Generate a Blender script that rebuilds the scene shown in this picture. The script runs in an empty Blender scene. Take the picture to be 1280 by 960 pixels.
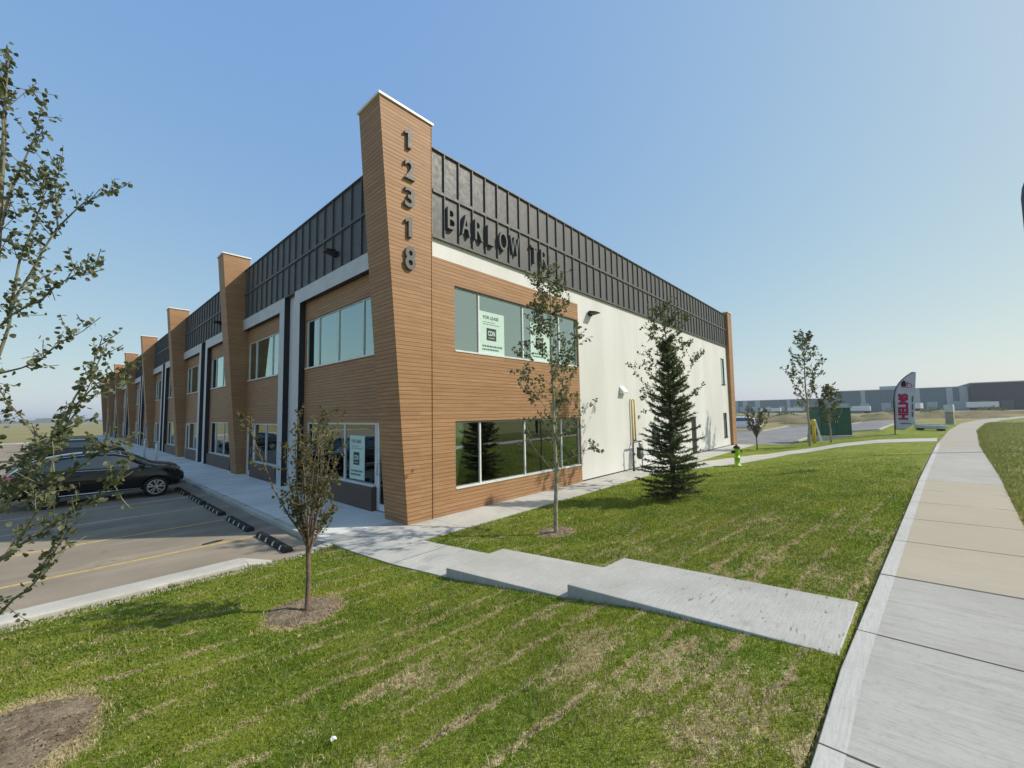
import bpy, bmesh, math, random
import numpy as np
from mathutils import Vector, Matrix
random.seed(7); RNG = np.random.RandomState(11)
SC = bpy.context.scene
COL = SC.collection
rad = math.radians

# ------------------------------------------------------------------ camera
cam_d = bpy.data.cameras.new('camera'); cam = bpy.data.objects.new('camera', cam_d); COL.objects.link(cam)
R_ = Vector((0.672469, -0.739916, -0.017565)); U_ = Vector((-0.041468, -0.061362, 0.997254)); F_ = Vector((0.738962, 0.669894, 0.071946))
CAM = Vector((-5.72209, -8.24555, 2.5))
cam.matrix_world = Matrix(((R_.x, U_.x, -F_.x, CAM.x), (R_.y, U_.y, -F_.y, CAM.y), (R_.z, U_.z, -F_.z, CAM.z), (0, 0, 0, 1)))
cam_d.sensor_width = 36; cam_d.lens = 14.4465; cam_d.clip_start = 0.05; cam_d.clip_end = 6000
SC.camera = cam
# ------------------------------------------------------------------ sky and sun
SUN_DIR = Vector((1.0, -1.12, 1.31)).normalized()
EL = math.asin(SUN_DIR.z); AZ = math.atan2(SUN_DIR.x, SUN_DIR.y)       # azimuth clockwise from +Y
W = bpy.data.worlds.new('World'); SC.world = W; W.use_nodes = True
nt = W.node_tree; bg = nt.nodes['Background']
sky = nt.nodes.new('ShaderNodeTexSky'); sky.sky_type = 'NISHITA'; sky.sun_disc = False
sky.sun_elevation = EL; sky.sun_rotation = AZ; sky.air_density = 1.0; sky.dust_density = 1.0; sky.ozone_density = 1.0; sky.altitude = 0
# a smoky summer sky: the clear-sky model with its contrast softened channel by channel
sp = nt.nodes.new('ShaderNodeSeparateColor'); cb = nt.nodes.new('ShaderNodeCombineColor'); nt.links.new(sky.outputs[0], sp.inputs[0])
for ch, (gain, gam) in enumerate(((1.50, .60), (2.19, .43), (4.25, .08))):
    pw = nt.nodes.new('ShaderNodeMath'); pw.operation = 'POWER'; nt.links.new(sp.outputs[ch], pw.inputs[0]); pw.inputs[1].default_value = gam
    ml = nt.nodes.new('ShaderNodeMath'); ml.operation = 'MULTIPLY'; nt.links.new(pw.outputs[0], ml.inputs[0]); ml.inputs[1].default_value = gain; nt.links.new(ml.outputs[0], cb.inputs[ch])
nt.links.new(cb.outputs[0], bg.inputs[0]); bg.inputs[1].default_value = 0.105
sd = bpy.data.lights.new('sun', 'SUN'); sd.energy = 3.2; sd.angle = rad(0.9); sd.color = (1, .935, .83)
so = bpy.data.objects.new('sun', sd); COL.objects.link(so); so.rotation_euler = SUN_DIR.to_track_quat('Z', 'Y').to_euler(); so.location = (10, -20, 40)
SC.view_settings.view_transform = 'Standard'; SC.view_settings.look = 'None'; SC.view_settings.gamma = 1; SC.view_settings.exposure = 0.52
SC.view_settings.use_curve_mapping = False
SC.render.engine = 'CYCLES'
SC.cycles.max_bounces = 8; SC.cycles.transparent_max_bounces = 12

# ------------------------------------------------------------------ terrain profile
YS = [-3000, -9.5, -7.8, -6.2, -5.1, -3.1, -1.6, 3000]; ZS = [.62, .62, .59, .42, .222, .002, -.004, -.004]
def H(x, y): return float(np.interp(y, YS, ZS))

# ------------------------------------------------------------------ node helpers
class NT:
    def __init__(s, name, rough=.8, spec=.3, metal=0):
        s.m = bpy.data.materials.new(name); s.m.use_nodes = True; s.t = s.m.node_tree; s.p = s.t.nodes['Principled BSDF']
        s.p.inputs['Roughness'].default_value = rough; s.p.inputs['Specular IOR Level'].default_value = spec; s.p.inputs['Metallic'].default_value = metal
        s.out = s.t.nodes['Material Output']
    def n(s, kind, **k):
        o = s.t.nodes.new('ShaderNode' + kind)
        for a, v in k.items(): setattr(o, a, v)
        return o
    def put(s, sock, v):
        if hasattr(v, 'is_output'): s.t.links.new(v, sock)
        elif isinstance(v, (tuple, list)) and sock.type == 'RGBA' and len(v) == 3: sock.default_value = (*v, 1)
        else: sock.default_value = v
    def pos(s): return s.n('NewGeometry').outputs['Position']
    def objpos(s): return s.n('TexCoord').outputs['Object']
    def xyz(s, v):
        o = s.n('SeparateXYZ'); s.put(o.inputs[0], v); return o.outputs
    def comb(s, x, y, z):
        o = s.n('CombineXYZ'); s.put(o.inputs[0], x); s.put(o.inputs[1], y); s.put(o.inputs[2], z); return o.outputs[0]
    def scale(s, v, k):
        o = s.n('VectorMath', operation='MULTIPLY'); s.put(o.inputs[0], v); o.inputs[1].default_value = k if isinstance(k, tuple) else (k, k, k); return o.outputs[0]
    def math(s, op, a, b=0.0, c=0.0, clamp=False):
        o = s.n('Math', operation=op); o.use_clamp = clamp; s.put(o.inputs[0], a); s.put(o.inputs[1], b); s.put(o.inputs[2], c); return o.outputs[0]
    def noise(s, v, scale=5, detail=4, rough=.55, dist=0):
        o = s.n('TexNoise'); s.put(o.inputs['Vector'], v); o.inputs['Scale'].default_value = scale; o.inputs['Detail'].default_value = detail
        o.inputs['Roughness'].default_value = rough; o.inputs['Distortion'].default_value = dist; return o.outputs['Fac']
    def vor(s, v, scale=5, feat='F1'):
        o = s.n('TexVoronoi'); o.feature = feat; s.put(o.inputs['Vector'], v); o.inputs['Scale'].default_value = scale; return o.outputs
    def mr(s, v, a, b, c=0.0, d=1.0, smooth=True):
        o = s.n('MapRange'); o.interpolation_type = 'SMOOTHSTEP' if smooth else 'LINEAR'; s.put(o.inputs[0], v)
        for i, q in enumerate((a, b, c, d)): o.inputs[i+1].default_value = q
        return o.outputs[0]
    def mix(s, f, a, b, mode='MIX'):
        o = s.n('Mix', data_type='RGBA', blend_type=mode); s.put(o.inputs[0], f); s.put(o.inputs[6], a); s.put(o.inputs[7], b); return o.outputs[2]
    def bump(s, h, strength=.3, dist=.02):
        o = s.n('Bump'); s.put(o.inputs['Height'], h); o.inputs['Strength'].default_value = strength; o.inputs['Distance'].default_value = dist
        s.t.links.new(o.outputs[0], s.p.inputs['Normal'])
    def col(s, v): s.put(s.p.inputs['Base Color'], v); return s.m
def plain(name, c, rough=.6, spec=.4, metal=0, var=.12, sc=6):
    k = NT(name, rough, spec, metal); f = k.noise(k.pos(), sc, 5)
    lo = tuple(x*(1-var) for x in c); hi = tuple(min(1, x*(1+var)) for x in c)
    k.put(k.p.inputs['Roughness'], k.mr(f, .3, .7, max(0, rough-.08), min(1, rough+.08)))
    return k.col(k.mix(k.mr(f, .3, .7), lo, hi))

# --- cladding: narrow horizontal wood-grain boards
def wood_mat():
    k = NT('wood_cladding', .62, .3); P = k.pos(); x, y, z = k.xyz(P)[:3]
    b = k.math('DIVIDE', z, .096); fr = k.math('FRACT', b); idx = k.math('FLOOR', b)
    h = k.math('ADD', x, y)
    grain = k.noise(k.comb(k.math('MULTIPLY', h, .9), k.math('MULTIPLY', z, 34), idx), 1.6, 5, .6, .4)
    fine = k.noise(k.comb(k.math('MULTIPLY', h, 2.0), k.math('MULTIPLY', z, 90), 0.0), 2.0, 4, .65)
    wn = k.n('TexWhiteNoise', noise_dimensions='2D'); k.put(wn.inputs['Vector'], k.comb(idx, k.math('FLOOR', k.math('DIVIDE', h, 3.0)), 0.0))
    c = k.mix(k.mr(grain, .3, .72), (.30, .16, .07), (.485, .285, .14))
    c = k.mix(k.math('MULTIPLY', k.mr(fine, .42, .62), .35), c, (.22, .105, .048))
    c = k.mix(k.mr(wn.outputs['Value'], 0, 1, 0, .42, False), c, (.24, .128, .064))
    gr = k.mr(k.math('ABSOLUTE', k.math('SUBTRACT', fr, .5)), .37, .46)
    c = k.mix(k.math('MULTIPLY', gr, .72), c, (.09, .045, .022))
    big = k.noise(P, .5, 3); c = k.mix(k.mr(big, .35, .7, 0, .18), c, (.40, .235, .115))
    k.bump(k.math('SUBTRACT', k.math('MULTIPLY', grain, .25), gr), .35, .006)
    return k.col(c)
M = {}
M['wood'] = wood_mat()
def metal_mat():
    k = NT('charcoal_metal', .48, .5); P = k.pos(); f = k.noise(k.scale(P, (1, 1, .35)), 1.3, 4); g = k.noise(P, 9, 3)
    x, y, z = k.xyz(P)[:3]
    c = k.mix(k.mr(f, .3, .72), (.066, .068, .067), (.080, .080, .077))
    k.put(k.p.inputs['Roughness'], k.mr(g, .3, .7, .5, .62)); k.bump(k.noise(k.scale(P, (1, 1, .3)), 1.1, 2), .02, .02)
    return k.col(c)
M['char'] = metal_mat()
def white_mat():
    k = NT('white_panel', .55, .35); P = k.pos(); x, y, z = k.xyz(P)[:3]; h = k.math('ADD', x, y)
    seam = k.mr(k.math('ABSOLUTE', k.math('SUBTRACT', k.math('FRACT', k.math('DIVIDE', h, 1.06)), .5)), .493, .498)
    f = k.noise(k.scale(P, (1, 1, .2)), .9, 4)
    drip = k.noise(k.comb(k.math('MULTIPLY', h, 5), 0.0, k.math('MULTIPLY', z, .3)), 1.3, 4)
    c = k.mix(k.mr(f, .3, .7), (.60, .595, .56), (.67, .665, .635)); c = k.mix(k.mr(drip, .55, .8, 0, .14), c, (.5, .47, .40))
    c = k.mix(k.math('MULTIPLY', seam, .35), c, (.42, .41, .38)); k.bump(k.math('SUBTRACT', 0.0, seam), .3, .004)
    return k.col(c)
M['white'] = white_mat()
M['frame_grey'] = plain('galvanised_panel', (.50, .51, .50), .5, .4, .0, .1, 3)
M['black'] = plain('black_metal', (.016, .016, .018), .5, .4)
M['capm'] = plain('white_cap_metal', (.78, .77, .74), .45, .5, 0, .05)
M['alu'] = plain('window_aluminium', (.66, .66, .63), .38, .5, 0, .06)
M['knee'] = plain('knee_wall_panel', (.095, .068, .052), .55, .35, 0, .15, 3)
M['letter'] = plain('dark_letter_metal', (.10, .10, .098), .55, .35, 0, .2, 20)
M['interior'] = plain('drywall', (.82, .84, .79), .9, .1, 0, .06, 1)
M['intfloor'] = plain('interior_floor', (.48, .48, .45), .5, .3, 0, .1, 1)
M['roof'] = plain('roof_membrane', (.35, .35, .34), .9)
def glass_mat(name, tint, add, k1=1.25, gc=(.86, .93, .92)):
    k = NT(name); t = k.t; t.nodes.remove(k.p)
    fr = k.n('Fresnel'); fr.inputs[0].default_value = 1.52
    gl = k.n('BsdfGlossy'); gl.inputs['Roughness'].default_value = .012; gl.inputs['Color'].default_value = (*gc, 1)
    wob = k.noise(k.pos(), 1.4, 2); b = k.n('Bump'); b.inputs['Strength'].default_value = .05; b.inputs['Distance'].default_value = .02
    t.links.new(wob, b.inputs['Height']); t.links.new(b.outputs[0], gl.inputs['Normal'])
    tr = k.n('BsdfTransparent'); tr.inputs['Color'].default_value = (*tint, 1)
    mx = k.n('MixShader'); fac = k.math('ADD', k.math('MULTIPLY', fr.outputs[0], k1), add, clamp=True)
    t.links.new(fac, mx.inputs[0]); t.links.new(tr.outputs[0], mx.inputs[1]); t.links.new(gl.outputs[0], mx.inputs[2]); t.links.new(mx.outputs[0], k.out.inputs[0])
    return k.m
M['glass'] = glass_mat('window_glass', (.74, .88, .82), .17)
M['glass_coated'] = glass_mat('coated_window_glass', (.74, .90, .83), .36, .9, (.76, .95, .92))
M['carglass'] = glass_mat('car_glass', (.16, .2, .19), .1)
# --- ground materials
SOILS = [(-3.48, -2.52, .42, .40), (1.42, -2.95, .40, .36), (-5.95, -3.1, .55, .62)]
def lawn_colour(k, blade=False):
    P = k.pos(); x, y, z = k.xyz(P)[:3]
    v = k.math('ADD', y, k.math('MULTIPLY', x, .13)); u = k.math('SUBTRACT', x, k.math('MULTIPLY', y, .13))
    wob = k.math('ADD', k.math('MULTIPLY', k.noise(k.comb(u, v, 0.0), .55, 3), .45), k.math('MULTIPLY', k.noise(k.comb(u, v, 5.0), 4.5, 4, .7), .22))
    row = k.math('ABSOLUTE', k.math('SUBTRACT', k.math('FRACT', k.math('DIVIDE', k.math('ADD', v, wob), .47)), .5))
    speck = k.noise(P, 9.0, 4, .7)
    rowm = k.mr(k.math('ADD', row, k.math('MULTIPLY', k.math('SUBTRACT', speck, .5), .35)), .36, .50)
    brk = k.noise(k.comb(k.math('MULTIPLY', u, 1.3), k.math('MULTIPLY', v, 3.2), 3.1), 1.0, 6, .68)
    patch = k.noise(k.comb(k.math('MULTIPLY', u, .8), k.math('MULTIPLY', v, 1.5), 7.7), 1.15, 6, .68)
    # the turf is drier towards the walk and the steps
    dry = k.math('ADD', k.mr(y, -2.2, -7.0, -.02, .055), k.mr(x, .5, 6, .0, -.12))
    s1 = k.math('MULTIPLY', rowm, k.mr(k.math('ADD', brk, dry), .40, .60))
    s2 = k.mr(k.math('ADD', k.math('ADD', k.math('MULTIPLY', patch, .75), k.math('MULTIPLY', speck, .25)), k.math('MULTIPLY', dry, .8)), .545, .675)
    s3 = k.mr(speck, .60, .74, 0, .35)
    straw = k.math('MAXIMUM', k.math('MAXIMUM', k.math('MULTIPLY', s1, .9), k.math('MULTIPLY', s2, .75)), s3)
    for cx, cy, rx, ry in SOILS:      # trampled, dried turf round the planting rings
        dd = k.math('SQRT', k.math('ADD', k.math('POWER', k.math('DIVIDE', k.math('SUBTRACT', x, cx), rx), 2.0), k.math('POWER', k.math('DIVIDE', k.math('SUBTRACT', y, cy), ry), 2.0)))
        straw = k.math('MAXIMUM', straw, k.mr(k.math('ADD', dd, k.math('MULTIPLY', patch, 1.2)), 1.45, 2.0, .85, 0))
    g = k.noise(P, 1.1, 4); g2 = k.noise(P, 14, 4, .7)
    green = k.mix(k.mr(g, .32, .68), (.135, .215, .012), (.255, .295, .03))
    green = k.mix(k.mr(g2, .45, .75, 0, .5), green, (.36, .37, .11))
    olive = k.mr(k.math('ADD', k.noise(P, .4, 3), dry), .45, .72, 0, .45)
    green = k.mix(olive, green, (.33, .30, .09))
    rnd = k.n('Attribute', attribute_name='tone').outputs['Fac'] if blade else k.mr(k.noise(P, 75, 2, .5), .32, .68, 0, 1, False)
    pick = k.mr(k.math('SUBTRACT', k.math('ADD', k.math('MULTIPLY', straw, 1.05), .07), rnd), -.06, .06)
    strawc = k.mix(k.mr(g2, .3, .7), (.40, .31, .15), (.66, .54, .31))
    if blade: green = k.mix(k.mr(rnd, .2, 1, 0, .5, False), green, (.10, .16, .015))
    seam = k.math('MULTIPLY', k.mr(row, .478, .492), k.mr(brk, .50, .6, 0, .75))
    return k.mix(seam, k.mix(pick, green, strawc), (.10, .075, .045)), straw, g2
def lawn_mat():
    k = NT('lawn_turf', .95, .1); c, s, g2 = lawn_colour(k)
    P = k.pos(); f = k.noise(P, 60, 3, .7); c = k.mix(k.mr(f, .35, .7, .0, .45), c, (.05, .06, .018))
    k.bump(k.math('ADD', f, k.math('MULTIPLY', g2, 1.5)), .8, .03); return k.col(c)
def blade_mat():
    k = NT('grass_blades', .7, .15); c, s, g2 = lawn_colour(k, True)
    k.col(c)
    tl = k.n('BsdfTranslucent'); k.put(tl.inputs[0], c); mx = k.n('MixShader'); mx.inputs[0].default_value = .35
    k.t.links.new(k.p.outputs[0], mx.inputs[1]); k.t.links.new(tl.outputs[0], mx.inputs[2]); k.t.links.new(mx.outputs[0], k.out.inputs[0]); return k.m
M['lawn'] = lawn_mat(); M['blade'] = blade_mat()
def field_mat(name, a, b, c2, sc=.05):
    k = NT(name, .95, .1); P = k.pos(); f = k.noise(k.scale(P, (1, 1, 1)), sc, 6, .62); g = k.noise(P, sc*14, 5, .65); h = k.noise(P, 4, 4)
    c = k.mix(k.mr(f, .38, .62), a, b); c = k.mix(k.mr(g, .45, .7), c, c2); c = k.mix(k.mr(h, .4, .7, 0, .3), c, tuple(q*.6 for q in a)); k.bump(h, .5, .06); return k.col(c)
M['field'] = field_mat('dry_field', (.26, .215, .10), (.20, .20, .07), (.33, .28, .15))
M['rough'] = field_mat('rough_grass', (.13, .165, .03), (.21, .21, .06), (.36, .30, .15), .3)
M['mound'] = field_mat('bare_earth', (.20, .155, .10), (.15, .15, .06), (.25, .21, .13), .3)
def concrete_mat(name, c1, c2, joint=None, sc=1.0, tint=None):
    k = NT(name, .85, .2); P = k.pos(); x, y, z = k.xyz(P)[:3]
    f = k.noise(P, .8*sc, 5, .6); g = k.noise(P, 26, 5, .7); br = k.noise(k.comb(k.math('MULTIPLY', x, 3), k.math('MULTIPLY', y, 60), 0.0) if joint != 'y' else k.comb(k.math('MULTIPLY', x, 60), k.math('MULTIPLY', y, 3), 0.0), 1.2, 3, .6)
    c = k.mix(k.mr(f, .32, .68), c1, c2)
    c = k.mix(k.mr(g, .48, .75, 0, .4), c, tuple(q*.62 for q in c1)); c = k.mix(k.mr(br, .40, .66, 0, .45), c, tuple(q*.8 for q in c1))
    st = k.noise(P, 2.7, 6, .7); c = k.mix(k.mr(st, .58, .76, 0, .45), c, tuple(q*.55 for q in c1))
    k.bump(k.math('ADD', k.math('MULTIPLY', g, .5), br), .25, .006)
    return k, c
def walk_mat():      # the public walk: slabs with their own tone, transverse joints, a narrow border strip along the lawn
    k, c = concrete_mat('pale_concrete_walk', (.37, .355, .32), (.46, .445, .405), 'y')
    P = k.pos(); x, y, z = k.xyz(P)[:3]
    s = k.math('DIVIDE', k.math('ADD', x, 1.05), 1.68); idx = k.math('FLOOR', s)
    wn = k.n('TexWhiteNoise', noise_dimensions='1D'); k.put(wn.inputs['W'], idx)
    c = k.mix(k.mr(wn.outputs['Value'], 0, 1, 0, .4, False), c, (.34, .32, .275))
    bb = k.noise(k.comb(k.math('MULTIPLY', x, 8), k.math('MULTIPLY', y, .7), 2.0), 1.4, 5, .7); c = k.mix(k.mr(bb, .48, .7, 0, .4), c, (.25, .235, .2))
    beige = k.math('MULTIPLY', k.mr(x, .55, .6), k.mr(x, 9.0, 9.1, 1, 0)); c = k.mix(k.math('MULTIPLY', beige, .65), c, (.40, .33, .225))
    far = k.mr(x, 18.9, 19.2); c = k.mix(k.math('MULTIPLY', far, .6), c, (.36, .31, .24))
    return k.col(c)
M['walk'] = walk_mat()
k, c = concrete_mat('step_concrete', (.40, .385, .345), (.50, .485, .44)); 
pit = k.noise(k.scale(k.pos(), (4.0, 20.0, 1.0)), 1.3, 3, .6); c = k.mix(k.math('MULTIPLY', k.mr(pit, .63, .68, 0, .75), k.mr(k.xyz(k.pos())[1], -6.0, -6.5, .1, 1)), c, (.13, .125, .11)); M['step'] = k.col(c)
k, c = concrete_mat('plaza_concrete', (.40, .395, .36), (.51, .50, .455))
wet = k.noise(k.scale(k.pos(), (1.3, 2.2, 1)), 1.3, 5, .6); c = k.mix(k.mr(wet, .52, .60, 0, .45), c, (.25, .275, .27)); M['plaza'] = k.col(c)
k, c = concrete_mat('new_concrete_walk', (.62, .60, .55), (.74, .72, .66)); M['shopwalk'] = k.col(c)
k, c = concrete_mat('trowelled_border', (.44, .43, .39), (.51, .50, .46)); M['border'] = k.col(c)
k, c = concrete_mat('kerb_concrete', (.42, .40, .345), (.55, .52, .45)); M['kerb'] = k.col(c)
k, c = concrete_mat('side_walkway', (.42, .405, .36), (.52, .505, .455)); M['side'] = k.col(c)
def asphalt_mat(name, a, b, dusty):
    k = NT(name, .9, .25); P = k.pos(); x, y, z = k.xyz(P)[:3]
    f = k.noise(P, .35, 5, .6); g = k.noise(P, 40, 4, .75); st = k.noise(k.scale(P, (.35, 1.6, 1)), .9, 5, .62); w = k.noise(P, 1.7, 6, .65, .5)
    c = k.mix(k.mr(f, .3, .7), a, b); c = k.mix(k.mr(st, .45, .72, 0, .7), c, dusty); c = k.mix(k.mr(g, .5, .8, 0, .4), c, tuple(q*.5 for q in a))
    c = k.mix(k.mr(w, .62, .74, 0, .5), c, tuple(q*.6 for q in a)); k.bump(g, .4, .008); return k.col(c)
M['asphalt'] = asphalt_mat('dusty_asphalt', (.20, .168, .125), (.295, .25, .185), (.38, .315, .23))
M['asphalt2'] = asphalt_mat('grey_asphalt', (.17, .165, .16), (.23, .222, .215), (.27, .26, .25))
def paint_mat(name, c, wear=.5):
    k = NT(name, .7, .3); f = k.noise(k.pos(), 9, 5, .7); return k.col(k.mix(k.mr(f, .45, .75, 0, wear), c, (.2, .17, .12)))
M['yellowline'] = paint_mat('yellow_line_paint', (.58, .40, .11), .8); M['whiteline'] = paint_mat('pale_line_paint', (.46, .46, .40), .8)
def soil_mat():
    k = NT('soil', .95, .1); P = k.pos(); f = k.noise(P, 5, 6, .7); v = k.vor(P, 28)[0]; g = k.noise(P, 45, 3)
    n2 = k.noise(P, 17, 6, .75); c = k.mix(k.mr(f, .35, .65), (.17, .125, .085), (.29, .23, .155)); c = k.mix(k.mr(n2, .52, .66, 0, .8), c, (.46, .38, .25)); c = k.mix(k.mr(g, .5, .75, 0, .5), c, (.09, .07, .045))
    k.bump(k.math('ADD', f, n2), .9, .03); return k.col(c)
M['soil'] = soil_mat()
def leaf_mat(name, a, b, tr=.3):
    k = NT(name, .55, .3); at = k.n('Attribute', attribute_name='tone'); c = k.mix(at.outputs['Fac'], a, b); k.col(c)
    tl = k.n('BsdfTranslucent'); k.put(tl.inputs[0], k.mix(.35, c, (.25, .30, .03))); mx = k.n('MixShader'); mx.inputs[0].default_value = tr
    k.t.links.new(k.p.outputs[0], mx.inputs[1]); k.t.links.new(tl.outputs[0], mx.inputs[2]); k.t.links.new(mx.outputs[0], k.out.inputs[0]); return k.m
M['aspen'] = leaf_mat('aspen_leaf', (.055, .072, .03), (.15, .16, .085)); M['vase'] = leaf_mat('shrub_leaf', (.055, .06, .018), (.15, .13, .05))
M['spruce'] = leaf_mat('spruce_needle', (.036, .06, .026), (.12, .15, .065), .25)
def bark_mat(name, a, b):
    k = NT(name, .85, .2); P = k.pos(); f = k.noise(k.scale(P, (1, 1, .5)), 22, 5, .65); bands = k.noise(k.scale(P, (.3, .3, 1)), 30, 3)
    c = k.mix(k.mr(f, .35, .65), a, b); c = k.mix(k.mr(bands, .6, .7, 0, .6), c, tuple(q*.4 for q in a)); k.bump(f, .4, .01); return k.col(c)
M['birch'] = bark_mat('aspen_bark', (.22, .20, .13), (.36, .34, .25)); M['redbark'] = bark_mat('reddish_bark', (.13, .09, .065), (.21, .15, .11)); M['twigbark'] = bark_mat('aspen_twig_bark', (.15, .135, .085), (.25, .235, .155)); M['darkbark'] = bark_mat('spruce_bark', (.06, .045, .03), (.11, .085, .06))
M['poster'] = plain('poster_paper', (.50, .65, .56), .7, .2, 0, .03); M['posterink'] = plain('poster_ink', (.10, .15, .13), .7, .2); M['posterdark'] = plain('poster_dark_square', (.03, .04, .045), .6, .3)
M['lime'] = plain('lime_paint', (.34, .55, .03), .4, .5, 0, .1); M['rubber'] = plain('black_rubber', (.018, .018, .018), .75, .3); M['yellowp'] = plain('yellow_paint', (.62, .45, .03), .45, .4)
M['reflect'] = plain('pale_reflector', (.72, .62, .36), .5, .4); M['gaspipe'] = plain('yellow_pipe', (.62, .48, .16), .5, .4); M['greypipe'] = plain('grey_pipe', (.07, .075, .08), .45, .5, .3); M['green'] = plain('green_cabinet_paint', (.012, .085, .05), .4, .45, 0, .12, 2)
M['flag'] = plain('flag_cloth', (.46, .46, .54), .8, .2, 0, .08, 2); M['flagred'] = plain('flag_red', (.42, .012, .085), .8, .2); M['flagblack'] = plain('flag_black', (.015, .012, .015), .8, .2)
M['carblack'] = plain('black_car_paint', (.005, .005, .006), .09, .45, 0, .1); M['carwhite'] = plain('white_car_paint', (.7, .7, .7), .2, .5); M['cargrey'] = plain('dark_grey_car_paint', (.03, .032, .036), .18, .6)
M['chrome'] = plain('chrome', (.75, .75, .76), .15, .6, 1, .04); M['tail'] = plain('red_lens', (.55, .01, .03), .2, .6); M['lamp'] = plain('clear_lens', (.62, .63, .64), .15, .7); M['rim'] = plain('alloy', (.55, .55, .56), .25, .6, .8)
M['concrete'] = plain('precast_concrete', (.45, .44, .41), .85, .2, 0, .12, 3); M['galv'] = plain('galvanised_steel', (.36, .36, .37), .4, .5, .6, .1); M['bollard'] = plain('white_bollard_paint', (.72, .72, .70), .5, .4)
M['box'] = plain('beige_cabinet', (.30, .27, .2), .5, .4)
def shed_mat(name, c, seam):
    k = NT(name, .7, .3); P = k.pos(); x, y, z = k.xyz(P)[:3]; f = k.noise(k.scale(P, (.02, .05, .03)), 1, 4)
    s = k.mr(k.math('ABSOLUTE', k.math('SUBTRACT', k.math('FRACT', k.math('DIVIDE', y, seam)), .5)), .47, .49)
    cc = k.mix(k.mr(f, .3, .7), c, tuple(q*1.15 for q in c)); return k.col(k.mix(k.math('MULTIPLY', s, .25), cc, tuple(q*.6 for q in c)))
M['shed'] = shed_mat('blue_grey_siding', (.115, .16, .19), 9.0); M['shedpale'] = shed_mat('pale_siding', (.36, .40, .42), 6.0); M['sheddark'] = shed_mat('dark_siding', (.028, .033, .046), 8.0)

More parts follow.
